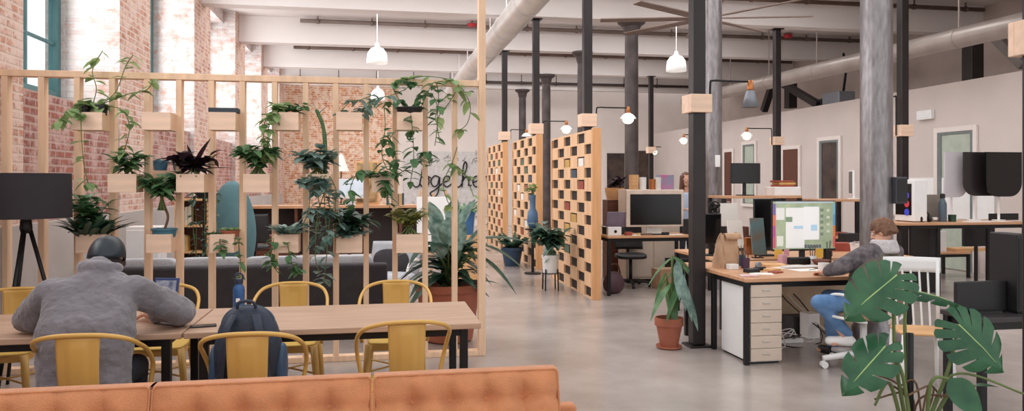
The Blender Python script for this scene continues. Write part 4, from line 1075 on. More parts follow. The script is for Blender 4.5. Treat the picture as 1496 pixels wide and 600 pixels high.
# ================================================================ RIGHT-HAND OFFICE
def desk(x0, x1, y0, y1, h, label, nm='work_desk', legs=None, m=DESK, th=.035, grp='wooden work desks'):
    t = thing(nm, label, 'desk', ((x0 + x1) / 2, (y0 + y1) / 2, 0), group=grp)
    w, d = (x1 - x0) / 2, (y1 - y0) / 2
    MB().box(-w, w, -d, d, h - th, h).build('worktop', m, t, bevel=.005)
    f = MB(); f.box(-w + .03, w - .03, -d + .03, -d + .06, h - th - .05, h - th).box(-w + .03, w - .03, d - .06, d - .03, h - th - .05, h - th)
    f.box(-w + .03, -w + .06, -d + .06, d - .06, h - th - .05, h - th).box(w - .06, w - .03, -d + .06, d - .06, h - th - .05, h - th)
    f.build('under_frame', BLK, t)
    for lx, ly in (legs or [(-w + .03, -d + .04), (w - .03, -d + .04), (-w + .03, d - .04), (w - .03, d - .04)]):
        MB().cbox((lx, ly, (h - th) / 2), .045, .045, h - th).build('leg', BLK, t, bevel=.003)
    return t
def loc_on(px, Y): return atY(px, Y)[0]
# ---- near desk with drawers
DZ = .77
DX0, DX1, DY0, DY1 = 3.215, 4.88, 6.19, 7.56
desk(DX0, DX1, DY0, DY1, DZ, 'nearest cluttered wooden desk at the dark post, with the colourful screen', legs=[(-.81, -.655), (.80, -.655), (-.81, .0), (-.81, .655), (.2, .655), (.80, .655)])
t = thing('drawer_cabinet', 'white and cream six-drawer cabinet under the nearest desk', 'cabinet', (3.425, 6.50, 0))
MB().box(-.155, .155, -.27, .28, .02, .715).build('carcass', WHITEG, t, bevel=.004)
MB().box(-.14, .14, -.25, .26, 0, .02).build('plinth', BLKP, t)
for k in range(6):
    z0 = .03 + k * .114
    d_ = MB().box(-.15, .15, -.288, -.27, z0, z0 + .108).build('drawer', CREAM, t, bevel=.004)
    MB().box(-.035, .035, -.296, -.288, z0 + .055, z0 + .07).build('handle', ALU, d_, bevel=.002)
# paper bag
x, y = D(1060, 7.55)
t = thing('paper_bag', 'brown paper bag with a folded top on the nearest desk beside the dark post', 'bag', (x, y, DZ), R(12))
def bagf(u, v):
    a = 2 * PI * u; sg = lambda q, p: math.copysign(abs(q) ** p, q)
    w = .115 * (1 - .18 * v); d = .085 * (1 - .72 * v ** 1.5)
    return (w * sg(math.cos(a), .35) + .015 * math.sin(9 * v + 4 * a) * v + .035 * v * v, d * sg(math.sin(a), .35) + .012 * math.sin(7 * a + 8 * v), .335 * v + .012 * math.cos(a * 2) * v)
MB().grid(bagf, 40, 14).build('body', KRAFT, t, smooth=True, autosm=35)
MB().box(-.11, .11, -.08, .08, 0, .006).build('bottom', KRAFT, t)
fb = MB(); fb.grid(lambda u, v: (.035 + (u - .5) * .19 + .02 * v, -.028 - .045 * v + .01 * math.sin(u * 9), .335 + .03 * math.sin(PI * v) - .05 * v), 10, 5); fb.build('folded_top', KRAFT, t, smooth=True, solid=.004)
# main colourful monitor
YM = 7.30
mx0, mx1 = loc_on(1128, YM), loc_on(1221, YM); zc = atY(1175, YM)[1]
t = thing('computer_monitor', 'desktop screen showing windows on a colourful background, nearest desk', 'monitor', ((mx0 + mx1) / 2, YM, DZ))
w = (mx1 - mx0) / 2; zb = hz(366, zc) - DZ; zt = hz(293, zc) - DZ
MB().box(-w, w, 0, .03, zb, zt).build('housing', BLKP, t, bevel=.006)
MB().box(-.03, .03, .03, .06, .02, zt - .15).box(-.13, .13, -.05, .12, 0, .018).build('stand', BLKP, t, bevel=.004)
def emis(n, c, e=.9): return mat(n, c, .4, var=.0, emit=e)
hh = zt - zb
s0 = MB().box(-w + .008, w - .008, -.003, 0, zb + .02, zt - .008).build('screen', mat('wallpaper_green', (176, 190, 160), .3, var=.16, scale=7, c2=(150, 168, 140), emit=.5), t)
def win(nm, u0, u1, v0, v1, c, y=-.0045, e=.55):
    MB().box(-w + 2 * w * u0, -w + 2 * w * u1, y, y + .0012, zb + hh * v0, zb + hh * v1).build(nm, emis('ui_%d_%d_%d' % c, c, e), s0)
for k, c in enumerate(((206, 84, 120), (190, 70, 150), (220, 110, 90), (120, 90, 170))): win('colour_band', .012, .05, .06 + k * .22, .06 + (k + 1) * .22, c)
for k, c in enumerate(((220, 90, 90), (228, 130, 80), (100, 160, 210), (120, 190, 220))): win('colour_band', .955, .988, .06 + k * .22, .06 + (k + 1) * .22, c)
win('menu_bar', .05, .955, .95, .985, (188, 200, 204))
win('window_panel', .06, .19, .62, .86, (226, 230, 226)); win('window_panel', .07, .17, .1, .3, (222, 226, 216))
win('window_panel', .21, .50, .06, .86, (236, 238, 238)); win('window_panel', .49, .73, .22, .88, (240, 242, 244), -.0056)
win('image_block', .21, .31, .58, .68, (126, 150, 122), -.0062); win('image_block', .33, .48, .44, .50, (176, 210, 232), -.0062); win('image_block', .60, .70, .40, .52, (176, 212, 236), -.0068)
for k in range(5): win('icon', .75, .80, .30 + .12 * k, .36 + .12 * k, (120, 136, 118))
for k in range(4): win('icon', .85, .9, .36 + .14 * k, .41 + .14 * k, (206, 214, 196))
for k in range(6): win('dock_icon', .5 + .045 * k, .535 + .045 * k, .055, .12, (90, 96, 104), -.0072)
STK = mat('sticky_yellow', (226, 180, 76), .8, var=.03)
for px, lb_, mm in ((1137, 'yellow sticky note under the left corner of the colourful screen', STK), (1197, 'yellow sticky note under the right corner of the colourful screen', STK), (1149, 'pink sticky note below the colourful screen', mat('sticky_pink', (214, 150, 160), .8))):
    xx = loc_on(px, YM)
    sz = .045 if mm is STK else .03
    tag(MB().box(-sz, sz, -.0012, 0, -sz * 1.9, 0.012).build('sticky_note', mm, loc=(xx, YM - .0005, DZ + zb + .008)), lb_, 'note')
t = thing('sound_bar', 'black sound bar under the colourful screen', 'speaker', (loc_on(1170, YM - .13), YM - .13, DZ)); MB().box(-.14, .14, -.035, .035, 0, .075).build('body', BLKP, t, bevel=.012, seg=3); MB().box(-.13, .13, -.037, -.035, .012, .063).build('grille', BLK, t)
# mugs, bowls, papers
def mug(nm, label, px, Y, z, m, s=1.0, handle=True, rz=0):
    t = thing(nm, label, 'cup', (loc_on(px, Y), Y, z), rz)
    MB().lathe([(.034 * s, 0), (.04 * s, .004), (.042 * s, .095 * s), (.038 * s, .095 * s), (.036 * s, .012), (0, .01)], 20, caps=False).build('body', m, t, smooth=True, autosm=40)
    if handle: MB().tube(catmull([(.04 * s, 0, .075 * s), (.068 * s, 0, .07 * s), (.068 * s, 0, .03 * s), (.04 * s, 0, .022 * s)], 5), .006 * s, 8).build('handle', m, t, smooth=True)
    return t
mug('mug', 'white mug at the front of the nearest desk, beside the seated man', 1203, 6.34, DZ, CERAM, 1.15)
t = tag(recenter(MB().lathe([(.03, 0), (.05, .01), (.095, .06), (.09, .062), (.045, .018), (0, .015)], 22, (loc_on(1199, 7.02), 7.02, DZ), caps=False).build('bowl', mat('bowl_brown', (112, 62, 48), .5), smooth=True)), 'brown bowl on the nearest desk right of the colourful screen', 'bowl')
def sheet(px, Y, z, w, d, rz, m, nm, label, cat, h=.003, grp=None):
    o = MB().box(-w / 2, w / 2, -d / 2, d / 2, 0, h).build(nm, m, loc=(loc_on(px, Y), Y, z), rz=rz); return tag(o, label, cat, grp)
sheet(1150, 6.95, DZ, .30, .21, .3, PAPER, 'paper_sheet', 'white paper sheet left of the keyboard on the nearest desk', 'paper')
sheet(1112, 6.50, DZ, .21, .15, -.4, PAPER, 'paper_sheet', 'white paper sheet near the front edge of the nearest desk', 'paper')
sheet(1178, 6.7, DZ, .30, .21, .1, PAPER, 'paper_sheet', 'paper sheet lying in front of the colourful screen', 'paper')
sheet(1133, 6.55, DZ, .12, .09, .5, BK[0], 'notebook', 'small red notebook near the front edge of the nearest desk', 'notebook', .012)
sheet(1162, 7.0, DZ + .004, .2, .14, .15, mat('envelope', (206, 190, 170), .8), 'envelope', 'beige envelope on the papers under the colourful screen', 'envelope', .006)
t = thing('keyboard', 'white keyboard on the nearest desk in front of the colourful screen', 'keyboard', (loc_on(1165, 6.86) + .05, 6.88, DZ + .004), .05)
MB().box(-.2, .2, -.055, .055, 0, .012).build('case', ALU, t, bevel=.004)
k = MB()
for i in range(13):
    for j in range(4): k.box(-.19 + i * .0295, -.19 + i * .0295 + .025, -.048 + j * .025, -.048 + j * .025 + .021, .012, .017)
k.build('keys', WHITEG, t)
def jar(px, Y, z, nm, label, m, r=.035, h=.11, pens=True, cat='cup'):
    t = thing(nm, label, cat, (loc_on(px, Y), Y, z))
    MB().lathe([(r, 0), (r * 1.08, h), (r, h), (r * .9, .01), (0, .008)], 18, caps=False).build('cup', m, t, smooth=True, autosm=40)
    if pens:
        for i in range(6):
            a = i * 1.05; MB().tube([(r * .4 * math.cos(a), r * .4 * math.sin(a), .015), (r * .9 * math.cos(a), r * .9 * math.sin(a), h + .06 + .01 * i)], .004, 6).build('pen', [BK[0], NAVYB, YEL, BLK, TEAL, BK[5]][i], t)
    return t
jar(1083, 7.15, DZ, 'pen_pot', 'pen pot with coloured pens right of the paper bag', NAVYB)
jar(1089, 6.95, DZ, 'pen_pot', 'dark pen pot in front of the coloured pens beside the bag', mat('pot_plum', (74, 52, 78), .5), .04, .10)
t = thing('tape_dispenser', 'dark tape dispenser lying on the middle of the nearest desk', 'dispenser', (loc_on(1110, 6.78), 6.78, DZ), .4)
MB().box(-.07, .07, -.025, .025, 0, .03).build('base', BLKP, t, bevel=.008); MB().tube([(-.02, -.015, .045), (-.02, .015, .045)], .034, 20).build('reel', GREYMET, t, smooth=True, autosm=40)
sheet(1130, 7.05, DZ, .22, .16, -.2, PLY, 'wooden_tray', 'small wooden tray with papers left of the keyboard', 'tray', .025)
# ---- the desk back to back with it
desk(3.72, 6.10, 7.72, 9.05, .77, 'second wooden desk behind the colourful screen, full of dark monitors', legs=None)
def monitor(label, px0, px1, y0, y1, Y, z, m=BLKS, back=BLKP, rz=0, nm='computer_monitor', bez=.012, grp=None):
    xa, xb = loc_on(px0, Y), loc_on(px1, Y); zc = atY((px0 + px1) / 2, Y)[1]; zt = hz(y0, zc) - z; zb = hz(y1, zc) - z; w = (xb - xa) / 2
    t = thing(nm, label, 'monitor', ((xa + xb) / 2, Y, z), rz, group=grp)
    MB().box(-w, w, 0, .035, zb, zt).build('housing', back, t, bevel=.006)
    MB().box(-w + bez, w - bez, -.003, 0, zb + bez, zt - bez).build('screen', m, t)
    MB().box(-.025, .025, .035, .06, .015, (zb + zt) / 2).box(-.11, .11, -.06, .1, 0, .015).build('stand', back, t, bevel=.003)
    return t
monitor('black monitor directly behind the left edge of the colourful screen', 1102, 1138, 290, 362, 8.05, .77)
monitor('dark monitor on the second desk close to the big dark post', 1028, 1054, 312, 356, 8.2, .77)
# round desk fan
x = loc_on(1044, 8.45); zc = atY(1044, 8.45)[1]
t = thing('desk_fan', 'small black round desk fan beside the grey column on the second desk', 'fan', (x, 8.45, .77))
zf = hz(303, zc) - .77; fr = .072
MB().tube([(fr * math.cos(2 * PI * i / 24), 0, zf + fr * math.sin(2 * PI * i / 24)) for i in range(25)], .009, 8, caps=False).build('guard_ring', BLK, t, smooth=True)
MB().ell((0, 0, zf), .02, .02, .02).build('hub', BLK, t, smooth=True)
for i in range(4):
    a = PI / 2 * i + .4; b = MB(); leaf(b, (0, 0, zf), (math.cos(a), 0, math.sin(a)), fr * .95, .05, 0, .3, up=(0, 1, 0)); b.build('fan_blade', BLK, t, smooth=True, solid=.003)
MB().tube([(0, .02, 0.02), (0, .02, zf - .02)], .01, 8).lathe([(.06, 0), (.06, .02)], 16).build('stand', BLK, t)
def board(px0, px1, y0, y1, Y, z, m, nm, label, cat, tilt=-10):
    xa, xb = loc_on(px0, Y), loc_on(px1, Y); zc = atY((px0 + px1) / 2, Y)[1]; zt = hz(y0, zc) - z; w = (xb - xa) / 2
    t = thing(nm, label, cat, ((xa + xb) / 2, Y, z))
    zb = max(.02, hz(y1, zc) - z)
    o = MB().box(-w, w, -.008, .008, zb, zt).build('panel', m, t, bevel=.002); o.rotation_euler = (R(tilt), 0, 0)
    s = MB(); s.box(-w * .6, -w * .5, .0, .1, 0, .012).box(w * .5, w * .6, .0, .1, 0, .012).beam((0, .10 , .01), (0, zt * .17, zt * .7), .015, .008).beam((0, .02, .006), (0, .1, .006), .02, .012)
    s.build('stand', BLK, t)
    return t
board(1057, 1083, 296, 330, 8.35, .77, PAPER, 'document_holder', 'white paper on an upright holder on the second desk', 'holder')
board(1066, 1088, 322, 362, 8.0, .77, PAPER, 'document_holder', 'lower white paper sheet standing behind the paper bag', 'holder')
board(1100, 1120, 318, 372, 7.80, .77, mat('art_teal', (86, 136, 146), .6, var=.4, scale=6, c2=(120, 100, 80)), 'art_card', 'teal art card standing left of the colourful screen', 'card')
jar(1096, 8.5, .77, 'pen_pot', 'pen pot at the back of the second desk below the shelf', WALNUT, .05, .2)
jar(1160, 8.6, .77, 'storage_jar', 'jar on the second desk behind the colourful screen', CERAM, .06, .2, False, 'jar')
# flowers and mess to the right of the screen, on the second desk
x = loc_on(1236, 8.3)
t = thing('desk_plant', 'small pale plant in a white pot right of the colourful screen', 'plant', (x, 8.1, .77)); pot(t, (0, 0, 0), .06, .07, .13, CERAM); bush(t, (0, 0, .11), 40, .10, .05, mat('leaf_pale', (206, 190, 186), .6, var=.15), up=.5, r=random.Random(5), spread=.05)
# ---- high shelf desks along the middle
def shelfdesk(px0, px1, Y, d, ytop, label, lower=None):
    xa, xb = loc_on(px0, Y), loc_on(px1, Y); zc = atY((px0 + px1) / 2, Y)[1]; h = hz(ytop, zc); w = (xb - xa) / 2
    t = thing('shelf_desk', label, 'shelf', ((xa + xb) / 2, Y + d / 2, 0), group='tall shelf desks')
    MB().box(-w, w, -d / 2, d / 2, h - .035, h).build('top_board', DESK, t, bevel=.004)
    if lower:
        hl = hz(lower, zc); MB().box(-w + .05, w - .05, -d / 2, d / 2, hl - .035, hl).build('lower_board', DESK, t, bevel=.004)
    for sx in (-1, 1):
        for sy in (-1, 1):
            MB().box(sx * w, sx * (w - .05), sy * d / 2, sy * (d / 2 - .05), 0, h - .035).build('leg', BLK, t)
    return h, t
h1, _ = shelfdesk(1056, 1172, 10.1, .5, 286, 'tall shelf desk carrying the far black monitor and the white box', 345)
monitor('black monitor on the tall shelf desk below the lit arm lamp', 1068, 1111, 238, 268, 10.3, h1)
x = loc_on(1146, 10.25); tag(recenter(MB().box(x - .21, x + .21, 10.15, 10.45, h1, h1 + .13).build('storage_box', WHITE, bevel=.008)), 'white box on the tall shelf desk behind the colourful screen', 'box')
for i, (c, dx) in enumerate(((BK[0], .0), (BK[3], .02), (BK[0], -.01))):
    tag(recenter(MB().box(x - .14 + dx, x + .12 + dx, 10.18, 10.4, h1 + .1305 + i * .032, h1 + .1605 + i * .032).build('book', c, bevel=.003)), ('red book at the bottom of the small pile on the white box', 'ochre book in the middle of the small pile on the white box', 'red book on top of the small pile on the white box')[i], 'book')
h2, _ = shelfdesk(1196, 1256, 10.1, .5, 291, 'tall shelf desk left of the thick column, with a thin white screen', 345)
t = thing('computer_monitor', 'thin white screen seen from the side, left of the thick column', 'monitor', (loc_on(1247, 10.3), 10.32, h2), R(62))
MB().box(-.22, .22, 0, .03, .07, .43).build('housing', WHITEG, t, bevel=.006); MB().box(-.205, .205, .03, .033, .085, .415).build('screen', BLKS, t); MB().box(-.03, .03, -.03, 0, .012, .25).box(-.1, .1, -.09, .07, 0, .012).build('stand', WHITEG, t)
x = loc_on(1226, 10.25); tag(recenter(MB().box(x - .1, x + .12, 10.2, 10.42, hz(345, 11.3), hz(345, 11.3) + .06).build('toy_box', BK[0], bevel=.006)), 'red box on the lower board of the shelf desk left of the thick column', 'box')
# mount box and small switch on the columns
x, y = D(1296, 7.75); t = thing('speaker_box', 'dark box speaker strapped to the thick iron column', 'speaker', (5.09 + .13, 6.86, hz(297, 7.7)))
MB().box(-.06, .07, -.075, .045, 0, .27).build('case', mat('box_slate', (58, 60, 68), .5), t, bevel=.01); MB().box(-.05, .06, -.08, -.075, .02, .25).build('grille', BLKP, t)
x, y = D(1047, 11.5); tag(recenter(MB().box(-.04, .04, 0, .02, -.09, .09).build('switch_plate', WHITEG, loc=(5.10, 10.87 - .172, hz(235, 11.4)), bevel=.005)), 'white switch plate on the grey column behind the dark post', 'switch')
# ---- laptop desk right of the nearest lattice screen
Y2 = 10.28; H2 = .855
xa, xb = 3.23, loc_on(1012, Y2)
desk(xa, xb, Y2, 10.85, H2, 'wooden desk with the large pale-framed black monitor, beside the lattice screen', m=DESK)
mx0, mx1 = loc_on(915, 10.55), loc_on(999, 10.55); zc = atY(957, 10.55)[1]; w = (mx1 - mx0) / 2
t = thing('computer_monitor', 'large black monitor in a pale frame on the desk by the lattice screen', 'monitor', ((mx0 + mx1) / 2, 10.55, H2))
zt = hz(277, zc) - H2; zb = hz(331, zc) - H2
MB().box(-w, w, 0, .04, zb, zt).build('housing', mat('frame_pale', (206, 188, 174), .5), t, bevel=.008)
MB().box(-w + .06, w - .04, -.004, 0, zb + .03, zt - .065).build('screen', BLKS, t)
MB().box(-.12, .12, .04, .06, .01, .3).box(-.2, .2, -.06, .12, 0, .012).build('stand', ALU, t)
t = thing('laptop', 'purple-grey laptop with its lid to the camera, left of the large pale-framed monitor', 'laptop', (loc_on(899, 10.62) , 10.60, H2 + .10), R(6))
o = MB().box(-.155, .155, -.006, .006, .01, .235).build('lid', mat('laptop_mauve', (128, 116, 132), .4, metal=.3), t, bevel=.004); o.rotation_euler = (R(10), 0, 0)
ap = MB(); ap.ell((-.007, 0, 0), .013, .002, .017, 12, 8).ell((.007, 0, 0), .013, .002, .017, 12, 8).ell((.006, 0, .022), .004, .002, .007, 8, 6)
q = ap.build('emblem', BLKP, t, loc=(-.0, -.0285 + .002, .13)); q.rotation_euler = (R(10), 0, 0)
MB().box(-.155, .155, .0, .22, 0, .012).build('base', GREYMET, t, bevel=.003)
tag(recenter(MB().box(-.15, .15, 0, .2, 0, .098).build('laptop_riser', BLKP, loc=(loc_on(899, 10.62), 10.6, H2 + .001), bevel=.004)), 'dark riser under the purple-grey laptop', 'riser')
t = thing('white_box', 'white box with a black dot in front of the purple-grey laptop', 'box', (loc_on(897, 10.45), 10.45, H2)); MB().box(-.10, .10, -.04, .04, 0, .12).build('body', WHITEG, t, bevel=.004); MB().tube([(0.01, -.0425, .055), (.01, -.04, .055)], .022, 16).build('dot', BLK, t)
for i, (px, ww, c, lb_) in enumerate(((930, .2, PAPER, 'white paper on the laptop desk left of its keyboard'), (985, .24, PAPER, 'white paper at the right end of the laptop desk'))):
    sheet(px, 10.40, H2, ww, .14, .1, c, 'paper_sheet', lb_, 'paper')
t = thing('keyboard', 'low dark keyboard in front of the large pale-framed monitor', 'keyboard', (loc_on(955, 10.40), 10.40, H2)); MB().box(-.2, .2, -.055, .055, 0, .014).build('case', BLKP, t, bevel=.004); MB().box(-.19, .19, -.045, .045, .014, .017).build('keys', BLK, t)
def jarx(px, Y, z, h, r, m, label): return jar(px, Y, z, 'jar', label, m, r, h, False, 'jar')
# tall cupboard behind it carrying the jars
xa_, xb_ = loc_on(916, 11.5), loc_on(995, 11.5); zz = hz(277, 12)
t = thing('low_cupboard', 'pale cupboard behind the large monitor with jars along its top', 'cupboard', ((xa_ + xb_) / 2, 11.75, 0))
w = (xb_ - xa_) / 2; MB().box(-w, w, -.2, .2, .06, zz).build('body', CREAM, t, bevel=.006)
for sx in (-1, 1):
    MB().box(sx * .01, sx * (w - .02), -.215, -.2, .1, zz - .04).build('door', CREAM, t, bevel=.004)
MB().box(-w + .03, w - .03, -.17, .18, 0, .06).build('plinth', BLKP, t)
for i, (px, h, r, m, lb_) in enumerate(((926, .24, .075, PLY, 'wide woven jar at the left end of the pale cupboard'), (939, .2, .055, WHITEG, 'white jar on the pale cupboard, second from the left'), (953, .17, .05, COPPER, 'copper jar in the middle of the pale cupboard'), (961, .2, .05, PAPER, 'cream jar on the pale cupboard beside the bright card'))):
    jarx(px, 11.62, zz, h, r, m, lb_)
x = loc_on(974, 11.6); t = tag(recenter(MB().box(x - .15, x + .15, 11.66, 11.68, zz, zz + .24).build('bright_card', mat('card_bright', (96, 170, 186), .6, var=.5, scale=6, c2=(214, 90, 150)), bevel=.003)), 'bright teal and pink card standing on the pale cupboard', 'card')
t = thing('basket', 'orange-brown wicker basket behind the purple-grey laptop', 'basket', (loc_on(898, 12.2), 12.2, 0)); 
zz2 = hz(292, 12.5)
MB().box(-.17, .17, -.15, .15, 0, zz2).build('stand', WALNUT, t, bevel=.01); MB().lathe([(.13, zz2), (.17, zz2 + .2), (.16, zz2 + .2), (.12, zz2 + .02), (0, zz2 + .02)], 24, caps=False).build('bowl', PLY, t, smooth=True, autosm=40)
bush(t, (0, 0, zz2 + .15), 50, .18, .09, LEAFP, up=.5, r=random.Random(15), stem_h=.12, radius=.14)
x, y = D(900, 10.5)
t = thing('shoulder_bag', 'purple-brown bag slumped on the floor against the lattice screen end', 'bag', (x + .12, 10.55, 0), R(20))
sup(MB(), (0, 0, .16), .17, .10, .16, 2.6, top=.75).build('body', mat('bag_plum', (84, 58, 66), .6, var=.25, scale=8), t, smooth=True)
MB().tube(catmull([(-.12, 0, .28), (-.08, 0, .40), (.06, 0, .42), (.12, 0, .28)], 6), .012, 8).build('strap', WALNUT, t, smooth=True)
dup(tc0, (3.9, 10.95 + .28, 0), R(170), 'black office chair tucked behind the laptop desk')
# ---- standing-height desk on the right
H3 = 1.05; Y3 = 9.35
xa, xb = loc_on(1316, Y3), 9.25
desk(xa, xb, Y3, 10.1, H3, 'standing-height wooden desk at the right with the black curved screens', legs=[(-(xb - xa) / 2 + .2, -.33), (-(xb - xa) / 2 + .62, -.33), ((xb - xa) / 2 - .04, -.33), (-(xb - xa) / 2 + .2, .33), ((xb - xa) / 2 - .04, .33)])
x = loc_on(1328, 9.6)
t = thing('computer_tower', 'white computer tower with blue and red lights on the standing-height desk', 'computer', (x + .12, 9.72, H3))
zt = hz(262, 10.5) - H3
MB().box(-.11, .11, -.2, .2, 0.01, zt).build('case', WHITEG, t, bevel=.012)
g = MB().box(-.116, -.11, -.16, .17, .1, zt - .06).build('side_window', BLKS, t)
for k, c in enumerate(((60, 70, 190), (190, 50, 70), (70, 60, 170))): MB().tube([(-.119, -.07, .14 + k * .12), (-.116, -.07, .14 + k * .12)], .05, 16).build('lit_fan', emis('rgb_%d' % k, c, .7), g)
for sx in (-1, 1): MB().box(sx * .09, sx * .06, -.18, .18, 0, .012).build('foot', BLKP, t)
monitor('grey-backed low monitor right of the white computer tower', 1343, 1376, 284, 317, 9.75, H3, m=mat('back_taupe', (132, 124, 116), .6), back=mat('back_taupe', (0, 0, 0)), bez=.01)
x = loc_on(1351, 9.55); t = thing('headphones', 'black headphones in front of the grey-backed monitor', 'headphones', (x, 9.55, H3))
MB().tube([(.075 * math.cos(a), 0, .055 + .10 * math.sin(a)) for a in [PI * i / 12 for i in range(13)]], .012, 8).build('headband', BLKP, t, smooth=True)
for sx in (-1, 1): sup(MB(), (sx * .075, 0, .05), .025, .045, .05, 2.4).build('ear_cup', BLKP, t, smooth=True)
x = loc_on(1377, 9.6); t = thing('water_bottle', 'slate-blue bottle between the grey monitor and the black screens', 'bottle', (x, 9.6, H3))
MB().lathe([(.05, 0), (.055, .01), (.055, .26), (.03, .32), (.028, .34)], 20).build('body', mat('bottle_slate', (84, 100, 112), .4), t, smooth=True, autosm=40); MB().lathe([(.034, .34), (.034, .4), (.0, .41)], 16).build('lid', BLKP, t, smooth=True, autosm=40)
def rscreen(px0, px1, y0, y1, Y, rad, m, label, curve=0.0, nm='computer_monitor', left=True, right=True):
    """screen slab with rounded lower corners on a white arm"""
    xa, xb = loc_on(px0, Y), loc_on(px1, Y); zc = atY((px0 + px1) / 2, Y)[1]; zt = hz(y0, zc); zb = hz(y1, zc); w = (xb - xa) / 2; h = zt - zb
    t = thing(nm, label, 'monitor', ((xa + xb) / 2, Y, H3))
    out = [(-w, h), (w, h)]
    if right: out += [(w - rad + rad * math.cos(a), rad - rad * math.sin(a)) for a in [PI / 2 * i / 8 for i in range(9)]]
    else: out += [(w, 0)]
    if left: out += [(-w + rad - rad * math.sin(a), rad - rad * math.cos(a)) for a in [PI / 2 * i / 8 for i in range(9)]]
    else: out += [(-w, 0)]
    n = len(out); cy = lambda x: -curve * (x / w) ** 2
    b = MB(); b.add([(x, cy(x), z + zb - H3) for x, z in out] + [(x, cy(x) + .035, z + zb - H3) for x, z in out], [tuple(reversed(range(n))), tuple(range(n, 2 * n))] + [(i, (i + 1) % n, n + (i + 1) % n, n + i) for i in range(n)])
    b.build('panel', m, t)
    MB().tube([(0, .10, .0), (0, .10, zb - H3 + .2), (0, .03, zb - H3 + .25)], .018, 10).lathe([(.09, 0), (.09, .015)], 18, (0, .1, 0)).build('arm', WHITEG, t, smooth=True, autosm=40)
    return t
rscreen(1381, 1413, 222, 288, 9.92, .16, mat('shell_lilac', (196, 190, 196), .5, var=.03), 'pale lilac shell of a screen left of the black screens', left=False)
rscreen(1409, 1452, 222, 286, 9.76, .2, mat('screen_brown', (38, 32, 34), .3, var=.05), 'dark brown screen between the pale shell and the black screen', right=False)
rscreen(1441, 1493, 222, 287, 9.62, .2, BLKS, 'black screen with rounded lower corners at the right edge')
sheet(1430, 9.45, H3, .42, .12, 0, WHITEG, 'keyboard', 'white slim keyboard on the standing-height desk', 'keyboard', .014)
sheet(1466, 9.45, H3, .2, .16, .1, PAPER, 'paper_sheet', 'white paper on the standing-height desk right of the slim keyboard', 'paper')
desk(7.9, 9.9, 11.15, 11.8, .44, 'low wooden bench behind the standing-height desk', nm='low_bench', grp='benches')
tag(recenter(MB().box(9.0, 9.55, 10.28, 10.34, .62, 1.0).box(9.25, 9.3, 10.34, 10.38, 0, .7).box(9.1, 9.45, 10.2, 10.45, 0, .02).build('floor_screen', BLKP, bevel=.01)), 'dark screen standing on the floor below the black screens', 'screen')
# whiteboard low on the right wall behind the screens
t = thing('white_board', 'low white board on the right wall behind the black screens', 'board', (XR - .002, 12.6, .95)); MB().box(-.03, 0, -1.3, 1.3, 0, .75).build('panel', WHITEG, t, bevel=.004); MB().box(-.045, 0, -1.33, 1.33, -.03, 0).build('tray', ALU, t)
# ---- near right desk corner with the dark monitor back and tower
H4 = .735
desk(3.90, 5.3, 4.30, 4.68, H4, 'dark near desk cut by the right edge, with the black tower', m=mat('desk_dark', (50, 44, 46), .5))
x = loc_on(1424, 4.55)
t = thing('computer_monitor', 'black monitor seen from behind on the near right desk', 'monitor', (x, 4.50, H4))
zc = atY(1424, 4.55)[1]; zt = hz(409, zc) - H4
MB().box(-.195, .195, -.015, .02, .004, zt).build('housing', BLKP, t, bevel=.008); MB().box(-.17, .17, .02, .023, .03, zt - .02).build('screen', BLKS, t); MB().box(-.1, .1, -.08, .08, 0, .02).build('stand', BLKP, t)
x = loc_on(1479, 4.5); zt = hz(341, 5.15) - H4
t = thing('computer_tower', 'tall black tower case on the near right desk', 'computer', (x, 4.50, H4)); MB().box(-.055, .055, -.10, .14, .008, zt).build('case', BLKP, t, bevel=.008); MB().box(-.045, .045, -.103, -.10, .03, zt - .03).build('front_panel', BLK, t); MB().box(-.045, .045, -.09, .13, 0, .008).build('foot', BLK, t)
# ---- white spindle chair with pale seat
cx, cy = D(1345, 5.86)
t = thing('spindle_chair', 'white spindle-back chair with a pale wooden seat behind the monstera', 'chair', (cx, cy, 0), R(158))
sup(MB(), (0, 0, .475), .20, .19, .02, 4).build('seat', PLY, t, smooth=True)
for sx in (-1, 1):
    MB().tube([(sx * .16, .15, .46), (sx * .19, .19, 0)], [.018, .014], 8).build('leg', WHITEG, t, smooth=True)
    MB().tube([(sx * .16, -.15, .46), (sx * .18, -.2, 0)], [.018, .014], 8).build('leg', WHITEG, t, smooth=True)
    MB().tube([(sx * .175, -.165, .48), (sx * .19, -.22, 1.0)], .014, 8).build('back_post', WHITEG, t, smooth=True)
MB().grid(lambda u, v: ((u - .5) * .42, -.215 - .05 * (1 - (2 * u - 1) ** 2), .90 + .12 * v), 12, 3).build('top_rail', WHITEG, t, smooth=True, solid=.022)
for k in range(5):
    xx = -.12 + .06 * k; MB().tube([(xx, -.165, .48), (xx * 1.05, -.25, .91)], .008, 6).build('spindle', WHITEG, t)
